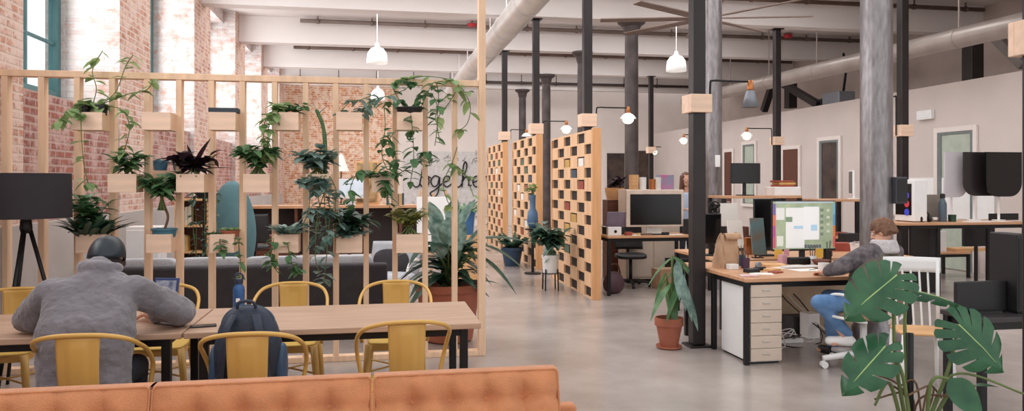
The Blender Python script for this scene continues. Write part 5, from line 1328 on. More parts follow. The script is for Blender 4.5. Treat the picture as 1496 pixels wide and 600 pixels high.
# ---- terracotta pot beside the dark post
x, y = D(981, 7.45)
t = thing('potted_plant', 'drooping leafy plant in a terracotta pot at the foot of the dark post', 'plant', (x - .05, y - .06, 0))
MB().lathe([(.085, .012), (.125, .22), (.14, .225), (.14, .30), (.128, .30), (.12, .25), (0, .24)], 28, caps=False).build('pot', TERRA, t, smooth=True, autosm=40)
MB().lathe([(.10, 0), (.125, .012), (.125, .03), (.11, .02), (0, .015)], 28, caps=False).build('saucer', TERRA, t, smooth=True, autosm=40)
MB().lathe([(0, .262), (.125, .255)], 20, caps=False).build('soil', SOIL, t)
st = MB(); lv = MB(); r5 = random.Random(31)
for i in range(9):
    a = r5.uniform(0, 6.28); top = (.06 + .10 * math.cos(a), .08 * math.sin(a), r5.uniform(.55, .98))
    pts = catmull([(.03 * math.cos(a), .03 * math.sin(a), .25), (.04 + .03 * math.cos(a), .03 * math.sin(a), top[2] * .6), top], 5); st.tube(pts, .007, 6)
    leaf(lv, top, (r5.uniform(-.8, .5), r5.uniform(-.6, .3), r5.uniform(-.9, -.2)), r5.uniform(.3, .42), .085, .35, n=7)
st.build('stem', STEM, t, smooth=True); lv.build('foliage', LEAF, t, smooth=True)
lv = MB()
for i in range(4): leaf(lv, (.06 + .03 * i, -.06, .86 - .1 * i), (.1 * i - .1, -.4, -1), .36, .09, .1, n=7)
lv.build('pale_leaf', LEAFB, t, smooth=True)
# ================================================================ MONSTERA
def mleaf(mb, vein, base, tip, W, nrm, lobes=6, droop=.09, notch=.40):
    base = Vector(base); tip = Vector(tip); d = tip - base; L = d.length; d.normalize(); n = Vector(nrm).normalized(); n = (n - d * n.dot(d)).normalized(); s = n.cross(d)
    def O(t):
        ph = R(158) * (1 - t) ** 1.15; r = L * (.30 + .70 * t ** 2.2) * (1 + .12 * math.sin(PI * t))
        k = W / L
        return r * math.cos(ph), r * math.sin(ph) * k * (1.15 if t < .8 else 1.05)
    def pt(t, q, sg):
        ox, oy = O(t); mx = L * (.03 + .95 * t ** 1.15)
        x = mx + (ox - mx) * q; y = oy * q
        z = -droop * L * (1.6 * q * q * (.4 + .6 * (1 - t))) - droop * L * 1.2 * max(0, x / L) ** 2 + .02 * L * (1 - q)
        return base + d * x + s * (sg * y) + n * z
    for sg in (-1, 1):
        K = lobes * 5; inner = [[pt(i / K, q, sg) for q in (0, .18, notch * .8)] for i in range(K + 1)]
        vs = [p for row in inner for p in row]; fs = []
        for i in range(K):
            for j in range(2):
                a = i * 3 + j; fs.append((a, a + 1, a + 4, a + 3))
        mb.add(vs, fs)
        for l in range(lobes):
            g = .075 / lobes if 0 < l else 0
            a0 = l / lobes + g; a1 = (l + 1) / lobes - (.075 / lobes if l < lobes - 1 else 0); vs = []; fs = []
            qs = (notch * .8, .7, .85, .96, 1.0); m = 5
            for qi, q in enumerate(qs):
                sh = 1 - .16 * (qi / 4.0) ** 4; mid = (a0 + a1) / 2; w0 = (l / lobes - mid) if qi == 0 else (a0 - mid) * sh; w1 = ((l + 1) / lobes - mid) if qi == 0 else (a1 - mid) * sh
                for i in range(m + 1): vs.append(pt(mid + w0 + (w1 - w0) * i / m, q - (.05 * abs(2 * i / m - 1) ** 2 if qi == 4 else 0), sg))
            for j in range(4):
                for i in range(m): a = j * (m + 1) + i; fs.append((a, a + 1, a + m + 2, a + m + 1))
            mb.add(vs, fs)
    vein.tube([base + n * .004 + d * (L * .0), base + d * (L * .5) + n * (.004 - droop * L * .3 + .004), tip + n * (-droop * L * 1.15 + .003)], [.0045, .003, .0012], 6)
MZ = 3.55
mx_, my_ = D(1336, MZ)
t = thing('monstera', 'monstera with big split leaves in the right foreground', 'plant', (mx_, my_, 0))
O0 = Vector((mx_, my_, 0))
MB().lathe([(.15, 0), (.16, .01), (.20, .40), (.205, .42), (.185, .42), (.18, .37), (0, .36)], 28, caps=False).build('pot', mat('pot_grey', (120, 116, 114), .7), t, smooth=True, autosm=40)
MB().lathe([(0, .385), (.178, .375)], 20, caps=False).build('soil', SOIL, t)
MB().tube([(0, .03, .37), (0, .03, hz(488, MZ))], .016, 10).build('stake', BLK, t, smooth=True)
def mp(px, py, dz=0.0): return P(px, py, MZ + dz) - O0
TC = Vector((-.35, -.75, .62))
lv = MB(); vn = MB(); st = MB()
mleaf(lv, vn, mp(1310, 402, .0), mp(1236, 462, -.06), .255, TC + Vector((.25, 0, .1)))
mleaf(lv, vn, mp(1400, 474, .02), mp(1473, 543, -.06), .27, TC + Vector((-.1, 0, .1)))
mleaf(lv, vn, mp(1293, 506, -.05), mp(1232, 574, -.12), .20, TC + Vector((.2, 0, .1)), lobes=5)
mleaf(lv, vn, mp(1328, 424, .1), mp(1412, 441, .16), .05, Vector((.1, -.5, .8)), lobes=5)
leaf(lv, mp(1386, 553, -.1), mp(1422, 592, -.16) - mp(1386, 553, -.1), .19, .13, .1, .15, n=7, up=(-.3, -.8, .5))
leaf(lv, mp(1424, 564, 0), mp(1452, 560, .0) - mp(1424, 564, 0), .12, .06, .2, .15, n=6)
def stalk(a, b, c, r0=.011, r1=.006):
    p = catmull([a, b, c], 8); st.tube(p, [r0 + (r1 - r0) * i / (len(p) - 1) for i in range(len(p))], 7)
gz = .38
stalk((-.02, 0, gz), mp(1308, 520), mp(1306, 404)); stalk((.02, 0, gz), mp(1385, 540), mp(1400, 474, .02)); stalk((-.03, -.03, gz), mp(1318, 545, -.05), mp(1292, 508, -.05))
stalk((.0, .02, gz), mp(1322, 480, .05), mp(1328, 424, .1)); stalk((.03, -.04, gz), mp(1360, 560, -.1), mp(1386, 553, -.1)); stalk((.03, .0, gz), mp(1395, 560), mp(1424, 564, 0)); stalk((-.04, 0, gz), mp(1300, 560, 0), mp(1278, 592, 0))
stalk((.02, -.02, gz), mp(1390, 548, 0), mp(1496, 575, -.05), .007, .005)
st.build('stem', STEM, t, smooth=True)
o = lv.build('split_leaf', LEAFM, t, smooth=True); vn.build('midrib', mat('midrib', (150, 178, 112), .5), o, smooth=True)
rt = MB(); r6 = random.Random(3)
for i in range(7): rt.tube(catmull([(r6.uniform(-.05, .05), r6.uniform(-.05, .05), gz), mp(1325 + r6.uniform(-30, 40), 570 + r6.uniform(-20, 15), r6.uniform(-.08, .08)), mp(1330 + r6.uniform(-60, 60), 595 + r6.uniform(-50, 0), r6.uniform(-.1, .1))], 5), .005, 5)
rt.build('aerial_root', STEMB, t)
# ================================================================ CLUTTER ON AND UNDER THE DESKS
rc = random.Random(99)
def cbox(px, Y, z, w, d, h, m, nm, label, cat, rz=0.0):
    o = MB().box(-w / 2, w / 2, -d / 2, d / 2, 0, h).build(nm, m, loc=(loc_on(px, Y), Y, z), rz=rz, bevel=min(.004, h / 4)); return tag(o, label, cat)
# second desk (behind the colourful screen)
for px, Y, w, d, h, m, nm, lb_, ct in (
        (1078, 8.75, .22, .16, .30, WALNUT, 'wooden_box', 'tall brown wooden box at the back of the second desk', 'box'),
        (1094, 8.25, .10, .10, .20, COPPER, 'tin_can', 'copper tin on the second desk left of the teal card', 'tin'),
        (1131, 8.75, .30, .2, .12, BLKP, 'black_case', 'black case at the back of the second desk behind the screen', 'case'),
        (1228, 8.5, .26, .2, .1, BK[0], 'red_box', 'flat red box on the second desk right of the colourful screen', 'box'),
        (1240, 8.7, .2, .16, .2, BLKP, 'black_box', 'black box on the second desk beside the thick column', 'box'),
        (1206, 7.95, .12, .1, .17, WALNUT, 'brown_box', 'small brown box just right of the colourful screen', 'box')):
    cbox(px, Y, .77, w, d, h, m, nm, lb_, ct, rc.uniform(-.2, .2))
# nearest desk
cbox(1098, 6.62, DZ, .13, .09, .035, BLKP, 'hard_drive', 'small black hard drive near the left front of the nearest desk', 'drive', .3)
cbox(1094, 6.35, DZ, .16, .11, .012, mat('magazine', (206, 150, 150), .5, var=.4, scale=9, c2=(222, 216, 214)), 'magazine', 'pink and white magazine at the front edge of the nearest desk', 'magazine', -.25)
cbox(1128, 6.72, DZ, .15, .10, .02, PLY, 'pencil_case', 'tan pencil case in the middle of the nearest desk', 'case', .5)
cbox(1070, 6.9, DZ, .10, .07, .05, WHITEG, 'tissue_pack', 'small white pack in front of the paper bag', 'pack', .2)
cbox(1143, 7.22, DZ, .07, .07, .10, mat('cube_pink', (196, 150, 160), .6), 'pen_cube', 'pink pen cube under the left part of the colourful screen', 'cup', .2)
t = thing('cable', 'black cable trailing over the nearest desk', 'cable', (0, 0, 0)); MB().tube(catmull([(4.35, 7.1, DZ + .004), (4.2, 6.95, DZ + .004), (4.3, 6.8, DZ + .004), (4.12, 6.66, DZ + .004)], 8), .0035, 6).build('cord', BLK, t, smooth=True)
jar(1187, 7.15, DZ, 'pen_pot', 'white pen pot between the sound bar and the brown bowl', CERAM, .035, .09)
jar(1208, 7.32, DZ, 'pen_pot', 'dark pen pot at the right end of the nearest desk', BLKP, .045, .12)
# under the nearest desk
t = thing('power_strip', 'white power strip with tangled cables on the floor under the nearest desk', 'power strip', (4.05, 7.0, 0)); MB().box(-.2, .2, -.03, .03, 0, .04).build('strip', WHITEG, t, bevel=.006)
for i in range(7):
    a = rc.uniform(0, 6.28); MB().tube(catmull([(-.15 + .05 * i, 0, .04), (-.15 + .05 * i + rc.uniform(-.1, .1), rc.uniform(-.2, .2), .12), (rc.uniform(-.4, .4), rc.uniform(-.3, .3), .02), (rc.uniform(-.5, .5), rc.uniform(-.3, .3), .012), (rc.uniform(-.5, .5), .45, .35), (rc.uniform(-.3, .3), .5, .70)], 5), .006, 6).build('cable', BLK if i % 2 else WHITE, t, smooth=True)
cbox(1166, 7.45, 0, .34, .24, .20, mat('adapter_case', (60, 56, 60), .6, var=.2), 'cable_box', 'dark cable box on the floor under the nearest desk', 'box', .2)
cbox(1183, 7.2, 0, .14, .14, .26, WHITE, 'paper_bin', 'small white bin on the floor under the nearest desk', 'bin', .1)
cbox(1195, 7.50, .0, 1.0, .03, .62, mat('panel_beige', (196, 172, 146), .7), 'back_panel', 'beige panel standing behind the legs of the nearest desk', 'panel')
# laptop desk
for px, Y, w, d, h, m, nm, lb_, ct in (
        (918, 10.38, .10, .07, .05, BK[0], 'red_tin', 'small red tin on the laptop desk near the white box', 'tin'), (944, 10.35, .16, .05, .03, BK[5], 'glasses_case', 'brown glasses case in front of the large pale-framed monitor', 'case'),
        (972, 10.36, .1, .06, .04, BLKP, 'mouse_box', 'small black box on the laptop desk right of the keyboard', 'box'), (1003, 10.55, .10, .1, .22, BLKP, 'speaker_box', 'black desk speaker right of the large pale-framed monitor', 'speaker'),
        (938, 10.45, .14, .09, .02, YEL2, 'note_pad', 'yellow pad below the large pale-framed monitor', 'pad')):
    cbox(px, Y, H2, w, d, h, m, nm, lb_, ct, rc.uniform(-.2, .2))
cbox(972, 10.95, 0, .34, .25, .3, KRAFT, 'cardboard_box', 'cardboard box on the floor under the laptop desk', 'box', .2)
cbox(990, 11.2, 0, .3, .3, .42, BLKP, 'computer_case', 'black case on the floor at the right of the laptop desk', 'case', .05)
# standing-height desk
jar(1391, 9.6, H3, 'plant_cup', 'dark green cup left of the white arm on the standing-height desk', LEAFD, .05, .1, False)
cbox(1466, 9.85, H3, .5, .03, .10, BLKP, 'sound_bar', 'long black bar under the black screens at the back of the desk', 'speaker')
cbox(1352, 9.98, 0, .18, .4, .95, BLKP, 'computer_case', 'black case under the left end of the standing-height desk', 'case')
cbox(1333, 11.45, .44, .16, .3, .35, WHITEG, 'binder_box', 'white binder box on the low bench, left one', 'binder')
cbox(1368, 11.45, .44, .14, .3, .35, WHITEG, 'binder_box', 'white binder box on the low bench, right one', 'binder')
cbox(1410, 11.4, .44, .6, .3, .05, PLY, 'wooden_board', 'flat wooden board lying on the low bench', 'board')
# ================================================================ PEOPLE
def remesh(o, vox, it=6):
    q = o.modifiers.new('remesh', 'REMESH'); q.mode = 'VOXEL'; q.voxel_size = vox; q.use_smooth_shade = True
    s = o.modifiers.new('smooth', 'SMOOTH'); s.factor = .5; s.iterations = it
    return o
def head(mb, c, fwd, up, s=1.0):
    """skull, jaw, nose, ears, brow and lips; c = middle of the head"""
    f = Vector(fwd).normalized(); u = Vector(up).normalized(); u = (u - f * u.dot(f)).normalized(); r = f.cross(u)
    c = Vector(c)
    def at(x, y, z): return c + (r * x + f * y + u * z) * s
    def blob(x, y, z, a, b, h):
        n0 = len(mb.v); mb.ell((0, 0, 0), a * s, b * s, h * s, 16, 12); p0 = at(x, y, z)
        for i in range(n0, len(mb.v)):
            q = mb.v[i]; mb.v[i] = tuple(p0 + r * q[0] + f * q[1] + u * q[2])
    blob(0, -.008, .025, .076, .094, .092); blob(0, .02, -.035, .062, .068, .075); blob(0, .055, -.085, .035, .035, .03)
    mb.cap(at(0, .088, .012), at(0, .105, -.022), .009 * s, .013 * s)
    for sx in (-1, 1):
        blob(sx * .078, -.005, -.005, .010, .022, .032); mb.cap(at(sx * .015, .082, .022), at(sx * .045, .07, .022), .010 * s, .009 * s)
        blob(sx * .012, .098, -.028, .009, .009, .008)
    mb.cap(at(-.018, .083, -.055), at(.018, .083, -.055), .008 * s, .008 * s)
    return at
def eyes(t, at, m_w, m_d, s=1.0):
    for sx in (-1, 1):
        e = MB().ell(at(sx * .032, .079, .006), .011 * s, .011 * s, .009 * s, 12, 8).build('eye', m_w, t, smooth=True)
def hand(mb, w, d, pal, s=1.0, curl=.35, side=1):
    """palm and five bent fingers; w wrist, d pointing direction, pal palm normal"""
    w = Vector(w); d = Vector(d).normalized(); n = Vector(pal).normalized(); n = (n - d * n.dot(d)).normalized(); x = d.cross(n) * side
    for k in range(4): mb.cap(w + d * .015 * s + x * ((k - 1.5) * .012 * s), w + d * .085 * s + x * ((k - 1.5) * .019 * s), .015 * s, .0125 * s, 10)
    for k, (L, o) in enumerate(((.070, 0), (.080, .004), (.075, .002), (.058, -.006))):
        b = w + d * (.09 + o) * s + x * ((k - 1.5) * .0205 * s)
        d1 = (d + n * curl * .6).normalized(); d2 = (d + n * curl * 1.6).normalized(); d3 = (d * .6 + n * curl * 2.2).normalized()
        p1 = b + d1 * L * .45 * s; p2 = p1 + d2 * L * .32 * s; p3 = p2 + d3 * L * .23 * s
        mb.cap(b, p1, .0098 * s, .009 * s, 10).cap(p1, p2, .009 * s, .0082 * s, 10).cap(p2, p3, .0082 * s, .007 * s, 10)
    b = w + d * .03 * s - x * .026 * s; d1 = (d * .7 - x * .65 + n * .35).normalized(); p1 = b + d1 * .045 * s; d2 = (d * .9 - x * .25 + n * .5).normalized(); p2 = p1 + d2 * .032 * s
    mb.cap(b, p1, .0145 * s, .0115 * s, 10).cap(p1, p2, .0115 * s, .009 * s, 10)
def torso(mb, pel, chest, sh, side, wide, r0, r1, r2):
    pel, chest, sh, side = Vector(pel), Vector(chest), Vector(sh), Vector(side).normalized()
    for k in (-1, -.33, .33, 1):
        mb.cap(pel + side * (wide[0] * k), chest + side * (wide[1] * k), r0, r1); mb.cap(chest + side * (wide[1] * k), sh + side * (wide[2] * k), r1, r2)
# ---------------------------------------------------------------- man in the grey jacket
ORG = Vector((-1.52, 4.40, .46))
t = thing('person', 'man seen from behind in a grey fleece jacket and dark cap, leaning on the table', 'person', ORG)
def q(x, y, z): return Vector((x, y, z)) - ORG
pel, che, sho = q(-1.53, 4.37, .56), q(-1.565, 4.46, .80), q(-1.575, 4.60, .985)
shL, shR = q(-1.785, 4.60, 1.0), q(-1.365, 4.64, 1.0)
elL, elR = q(-1.985, 4.80, .835), q(-1.165, 4.87, .835)
wrL, wrR = q(-1.70, 5.00, .80), q(-1.40, 5.03, .80)
hc = q(-1.565, 4.80, 1.19)
b = MB()
torso(b, pel, che, sho, (1, .06, 0), (.09, .085, .10), .115, .115, .095)
b.cap(q(-1.575, 4.62, 1.03), hc, .058, .056)
at = head(b, hc, (0.03, .93, -.36), (0, .36, .93), 1.0)
for s_, e_, w_, hd in ((shL, elL, wrL, 1), (shR, elR, wrR, -1)):
    b.cap(sho + (s_ - sho) * .5, s_, .075, .062); b.cap(s_, e_, .055, .045); b.cap(e_, w_, .045, .03)
hand(b, wrL, (.62, .75, -.05), (0.2, 0, -1), 1.0, .3, 1); hand(b, wrR, (-.35, .9, .0), (0.1, 0, -1), 1.0, .3, -1)
for sx in (-1, 1):
    hp = q(-1.53 + sx * .10, 4.40, .545); kn = q(-1.55 + sx * .14, 4.82, .53); an = q(-1.55 + sx * .13, 4.80, .10)
    b.cap(hp, kn, .075, .055); b.cap(kn, an, .052, .036); b.cap(an + Vector((0, 0, -.05)), an + Vector((sx * .02, .15, -.06)), .036, .03)
remesh(b.build('body', SKIN, t, smooth=True), .0068, 3)
eyes(t, at, CERAM, BLK)
j = MB()
torso(j, q(-1.53, 4.35, .53), che, sho + Vector((0, 0, .0)), (1, .06, 0), (.085, .10, .12), .138, .15, .115)
j.cap(q(-1.66, 4.62, 1.03), q(-1.47, 4.64, 1.03), .085, .085); j.cap(q(-1.575, 4.62, 1.03), q(-1.57, 4.68, 1.10), .10, .098)
for s_, e_, w_ in ((shL, elL, wrL), (shR, elR, wrR)):
    mid = (s_ + e_) / 2 + Vector((0, -.01, .0)); j.cap(sho + (s_ - sho) * .5, s_, .10, .092); j.cap(s_, mid, .092, .085); j.cap(mid, e_, .085, .082); fm = e_ + (w_ - e_) * .78; j.cap(e_, fm, .080, .052)
    for k in range(3): j.cap(e_ + (s_ - e_) * (.12 + .16 * k) + Vector((0, 0, .02)), e_ + (s_ - e_) * (.16 + .16 * k) + Vector((.03, -.03, -.02)), .078, .076)
# rolled collar
cc = q(-1.570, 4.695, 1.135)
j.tube([cc + Vector((.092 * math.cos(a), .086 * math.sin(a), -.012 * math.sin(a))) for a in [2 * PI * i / 22 for i in range(23)]], .032, 10, caps=False)
# folds
for k in range(9):
    rj = random.Random(k + 40); x_ = -1.70 + rj.uniform(-.03, .28); z_ = rj.uniform(.58, .95)
    j.tube(catmull([q(x_, 4.29 + (z_ - .55) * .36, z_), q(x_ + rj.uniform(-.05, .05), 4.30 + (z_ - .55) * .36, z_ - .07), q(x_ + rj.uniform(-.1, .1), 4.31 + (z_ - .65) * .36, z_ - .15)], 4), [.008] * 4 + [.014] * 4 + [.006], 8)
jo = remesh(j.build('jacket', GREYF, t, smooth=True), .0085, 5)
tx = bpy.data.textures.new('cloth_folds', 'CLOUDS'); tx.noise_scale = .10; tx.noise_depth = 3
dm = jo.modifiers.new('folds', 'DISPLACE'); dm.texture = tx; dm.strength = .03; dm.mid_level = .5; dm.texture_coords = 'LOCAL'
p = MB()
for sx in (-1, 1):
    hp = q(-1.53 + sx * .10, 4.38, .545); kn = q(-1.55 + sx * .14, 4.82, .535); an = q(-1.55 + sx * .13, 4.80, .12)
    p.cap(hp, kn, .088, .07); p.cap(kn, an, .068, .055)
p.cap(q(-1.63, 4.36, .55), q(-1.43, 4.36, .55), .10, .10)
remesh(p.build('trousers', mat('denim_dark', (44, 46, 58), .85, var=.15, scale=9), t, smooth=True), .011, 4)
for sx in (-1, 1):
    an = q(-1.55 + sx * .13, 4.80, .05); sup(MB(), tuple(an + Vector((sx * .01, .06, .0))), .045, .14, .05, 3).build('shoe', BLKP, t, smooth=True)
# cap: satin dome, button, peak
c = MB()
f = Vector((0.03, .93, -.36)).normalized(); u = Vector((0, .36, .93)); u = (u - f * u.dot(f)).normalized(); r_ = f.cross(u)
def dome(uu, v):
    a = 2 * PI * uu; e = PI / 2 * v; k = math.cos(e) ** .85
    return tuple(hc + u * .02 + r_ * (.098 * k * math.cos(a)) + f * (.116 * k * math.sin(a) - .008) + u * (-.035 + .135 * math.sin(e) ** .9) - u * (.03 * (1 - v) * max(0, -math.sin(a))))
c.grid(dome, 36, 14)
co = c.build('cap', mat('cap_satin', (16, 32, 42), .42, var=.12, scale=8, spec=.5), t, smooth=True, solid=.006)
MB().ell(tuple(hc + u * .122 - f * .006), .010, .010, .006).build('cap_button', mat('cap_satin', (0, 0, 0)), co, smooth=True)
pk = MB(); pk.grid(lambda uu, v: tuple(hc + u * (-.012 - .02 * v) + r_ * ((uu - .5) * .17 * (1 - .25 * v * v)) + f * (.10 + .075 * v - .06 * (2 * uu - 1) ** 2)), 12, 6)
pk.build('cap_peak', mat('cap_satin', (0, 0, 0)), co, smooth=True, solid=.005)
st_ = MB()
for k in range(6):
    a = 2 * PI * k / 6 + .2; st_.tube([Vector(dome(a / (2 * PI), v)) for v in (.02, .2, .4, .6, .8, .96)], .0022, 5)
st_.build('cap_seam', mat('cap_stitch', (52, 66, 80), .5), co)
hr = MB()
for k in range(11):
    a = PI + PI * (k + .5) / 11; hr.cap(hc + r_ * (.078 * math.cos(a)) + f * (.088 * math.sin(a)) + u * -.03, hc + r_ * (.066 * math.cos(a)) + f * (.07 * math.sin(a)) + u * -.085, .013, .010, 8)
remesh(hr.build('hair', mat('hair_dark', (40, 32, 30), .7, var=.2, scale=40, stretch=(1, 1, .2)), t, smooth=True), .006, 3)
# ---------------------------------------------------------------- man at the near desk
ORG = Vector((4.25, 5.95, .50))
# his chair first
cw = thing('office_chair', 'white-framed office chair under the man at the nearest desk', 'chair', (4.20, 5.95, 0), R(14))
sup(MB(), (0, 0, .475), .25, .235, .03, 4).build('seat', mat('seat_tan', (148, 122, 96), .7, var=.06), cw, smooth=True)
MB().grid(lambda uu, v: ((uu - .5) * .42, -.26 - .05 * v + .14 * (uu - .5) ** 2, .56 + .2 * v), 10, 5).build('backrest', mat('seat_tan', (0, 0, 0)), cw, smooth=True, solid=.03)
for sx in (-1, 1):
    MB().tube(catmull([(sx * .19, -.2, .44), (sx * .29, -.14, .46), (sx * .30, .1, .47), (sx * .29, .17, .55), (sx * .28, .08, .645), (sx * .27, -.12, .655), (sx * .2, -.26, .62)], 6), .013, 8).build('arm_loop', WHITEG, cw, smooth=True)
MB().tube([(0, 0, .10), (0, 0, .45)], .03, 12).build('gas_lift', WHITEG, cw, smooth=True)
s = MB()
for k in range(5):
    a = 2 * PI * k / 5 + 2.75; s.tube([(.02 * math.cos(a), .02 * math.sin(a), .13), (.36 * math.cos(a), .36 * math.sin(a), .085)], [.035, .024], 8)
s.build('star_base', WHITEG, cw, smooth=True)
for k in range(5):
    a = 2 * PI * k / 5 + 2.75; c0 = (.35 * math.cos(a), .35 * math.sin(a), .03)
    MB().tube([(c0[0] - .025 * math.sin(a), c0[1] + .025 * math.cos(a), .03), (c0[0] + .025 * math.sin(a), c0[1] - .025 * math.cos(a), .03)], .03, 14).tube([c0, (c0[0], c0[1], .085)], .01, 6).build('caster', WHITEG, cw, smooth=True, autosm=40)
t = thing('person', 'brown-haired man in grey jacket and blue jeans seated at the nearest desk', 'person', ORG)
sd = Vector((.95, .3, 0)).normalized(); fw = Vector((-.3, .95, 0)).normalized()
pel, che, sho = q(4.255, 5.93, .585), q(4.30, 5.92, .80), q(4.375, 5.97, .985)
shL, shR = sho - sd * .185 + Vector((0, 0, .01)), sho + sd * .185 + Vector((0, 0, .01))
elL, elR = q(3.955, 5.93, .885), q(4.62, 6.24, .86)
wrL, wrR = q(3.99, 6.185, .815), q(4.40, 6.40, .81)
hc = q(4.435, 6.01, 1.185); hf = Vector((-.62, .70, -.35)); hu = Vector((-.2, .2, .95))
b = MB()
torso(b, pel, che, sho, sd, (.085, .08, .09), .11, .11, .09)
b.cap(q(4.385, 5.98, 1.03), hc, .055, .055); at = head(b, hc, hf, hu, 1.0)
for s_, e_, w_ in ((shL, elL, wrL), (shR, elR, wrR)):
    b.cap(sho + (s_ - sho) * .5, s_, .07, .06); b.cap(s_, e_, .052, .043); b.cap(e_, w_, .043, .03)
hand(b, wrL, (-.1, .95, -.12), (0, 0, -1), 1.0, .3, 1); hand(b, wrR, (-.6, .6, .0), (0, 0, -1), 1.0, .3, -1)
knL, anL = q(3.80, 5.99, .575), q(4.06, 5.98, .27); knR, anR = q(4.13, 6.36, .56), q(4.16, 6.34, .10)
hL, hR = pel - sd * .09 + Vector((0, 0, -.02)), pel + sd * .09 + Vector((0, 0, -.02))
for h_, k_, a_, ft in ((hL, knL, anL, (-.10, .05, -.06)), (hR, knR, anR, (-.04, .14, -.05))):
    b.cap(h_, k_, .072, .055); b.cap(k_, a_, .05, .036); b.cap(a_ + Vector((0, 0, -.03)), a_ + Vector(ft), .036, .03)
remesh(b.build('body', SKIN, t, smooth=True), .0068, 3); eyes(t, at, CERAM, BLK)
j = MB(); CAMO = mat('jacket_grey_mottled', (116, 108, 112), .9, var=.4, scale=16, c2=(58, 54, 60))
torso(j, pel + Vector((0, 0, .02)), che, sho, sd, (.10, .10, .11), .135, .135, .105)
for s_, e_, w_ in ((shL, elL, wrL), (shR, elR, wrR)):
    j.cap(sho + (s_ - sho) * .5, s_, .095, .085); j.cap(s_, e_, .085, .072); j.cap(e_, e_ + (w_ - e_) * .8, .070, .052)
jo = remesh(j.build('jacket', CAMO, t, smooth=True), .0085, 5)
dm = jo.modifiers.new('folds', 'DISPLACE'); dm.texture = tx; dm.strength = .02; dm.texture_coords = 'LOCAL'
v_ = MB(); VEST = mat('vest_olive', (104, 100, 88), .9, var=.12, scale=6)
torso(v_, pel + Vector((0, 0, .03)), che, sho + Vector((0, 0, -.035)), sd, (.115, .115, .10), .142, .145, .118)
vo = remesh(v_.build('vest', VEST, t, smooth=True), .0085, 5)
dm = vo.modifiers.new('folds', 'DISPLACE'); dm.texture = tx; dm.strength = .02; dm.texture_coords = 'LOCAL'
h_ = MB(); hd = q(4.40, 5.965, 1.075)
for k in range(16):
    a = PI * .92 + PI * 1.16 * k / 15
    h_.cap(hd + sd * (.10 * math.cos(a)) + fw * (.085 * math.sin(a)) + Vector((0, 0, .02)), hd + sd * (.115 * math.cos(a)) + fw * (.11 * math.sin(a)) + Vector((0, 0, -.05)), .028, .026, 10)
remesh(h_.build('hood', mat('hood_fleece', (196, 190, 192), .95, var=.1, scale=20, bump=.5, bscale=60), t, smooth=True), .0075, 3)
p = MB(); JEAN = mat('denim_blue', (112, 150, 194), .85, var=.14, scale=10, c2=(84, 122, 168))
for h2_, k_, a_ in ((hL, knL, anL), (hR, knR, anR)):
    p.cap(h2_, k_, .088, .072); p.cap(k_, a_ + Vector((0, 0, .03)), .07, .05)
p.cap(hL, hR, .105, .105)
remesh(p.build('jeans', JEAN, t, smooth=True), .010, 4)
for a_, d_ in ((anL, Vector((-.8, .5, 0))), (anR, Vector((-.2, 1, 0)))):
    d_.normalize(); sh = MB(); sh.cap(a_ + Vector((0, 0, -.035)) - d_ * .03, a_ + Vector((0, 0, -.045)) + d_ * .14, .045, .04); sh.cap(a_ + Vector((0, 0, .01)), a_ + Vector((0, 0, -.04)), .045, .045)
    remesh(sh.build('shoe', WHITEG if a_ is anL else BLKP, t, smooth=True), .009, 3)
f = hf.normalized(); u = (hu - f * hu.dot(f)).normalized(); r_ = f.cross(u)
hr = MB(); rh_ = random.Random(77)
for k in range(260):
    a = rh_.uniform(0, 2 * PI); e = rh_.uniform(-.35, PI / 2)
    d_ = r_ * (math.cos(e) * math.cos(a)) + f * (math.cos(e) * math.sin(a)) + u * math.sin(e)
    if d_.dot(f) > .5 and d_.dot(u) < .6: continue
    if abs(d_.dot(r_)) > .8 and d_.dot(u) < .05 and d_.dot(f) > -.1: continue
    p0 = hc + u * .022 - f * .008 + r_ * (d_.dot(r_) * .078) + f * (d_.dot(f) * .094) + u * (d_.dot(u) * .09)
    hr.cap(p0, p0 + (u * -.035 + r_ * rh_.uniform(-.02, .02) + f * rh_.uniform(-.01, .02)), .018, .014, 8)
remesh(hr.build('hair', mat('hair_brown', (112, 78, 58), .65, var=.3, scale=60, stretch=(1, 1, .2)), t, smooth=True), .006, 2)
# ---------------------------------------------------------------- woman standing behind the laptop desk
wx, wy = D(1002, 12.9)
ORG = Vector((wx, wy, 0))
t = thing('person', 'long-haired woman in pale blue top and dark cardigan beyond the laptop desk', 'person', ORG)
V = Vector; sd = V((1, -.1, 0)).normalized(); fw = V((-.1, -1, 0)).normalized()
pel, che, sho = V((0, 0, .98)), V((0, 0, 1.22)), V((0, 0, 1.40)); hc = V((-.01, -.02, 1.665))
b = MB(); torso(b, pel, che, sho, sd, (.08, .07, .08), .10, .095, .075); b.cap(sho, hc, .05, .05); at = head(b, hc, (-.35, -1, -.1), (0, 0, 1), .98)
for sx in (-1, 1):
    s_ = sho + sd * (.165 * sx); e_ = V((.21 * sx - .03, -.06, 1.12)); w_ = V((.10 * sx - .06, -.26, 1.16))
    b.cap(sho + sd * (.08 * sx), s_, .06, .05); b.cap(s_, e_, .045, .038); b.cap(e_, w_, .038, .026); hand(b, w_, (-.4 * sx, -.8, .1), (0, 0, -1), .92, .4, sx)
    b.cap(V((.09 * sx, 0, .95)), V((.09 * sx, -.01, .50)), .08, .055); b.cap(V((.09 * sx, -.01, .5)), V((.09 * sx, .02, .09)), .052, .036); b.cap(V((.09 * sx, .02, .04)), V((.09 * sx, -.13, .03)), .036, .028)
remesh(b.build('body', SKIN, t, smooth=True), .0075, 3); eyes(t, at, CERAM, BLK, .98)
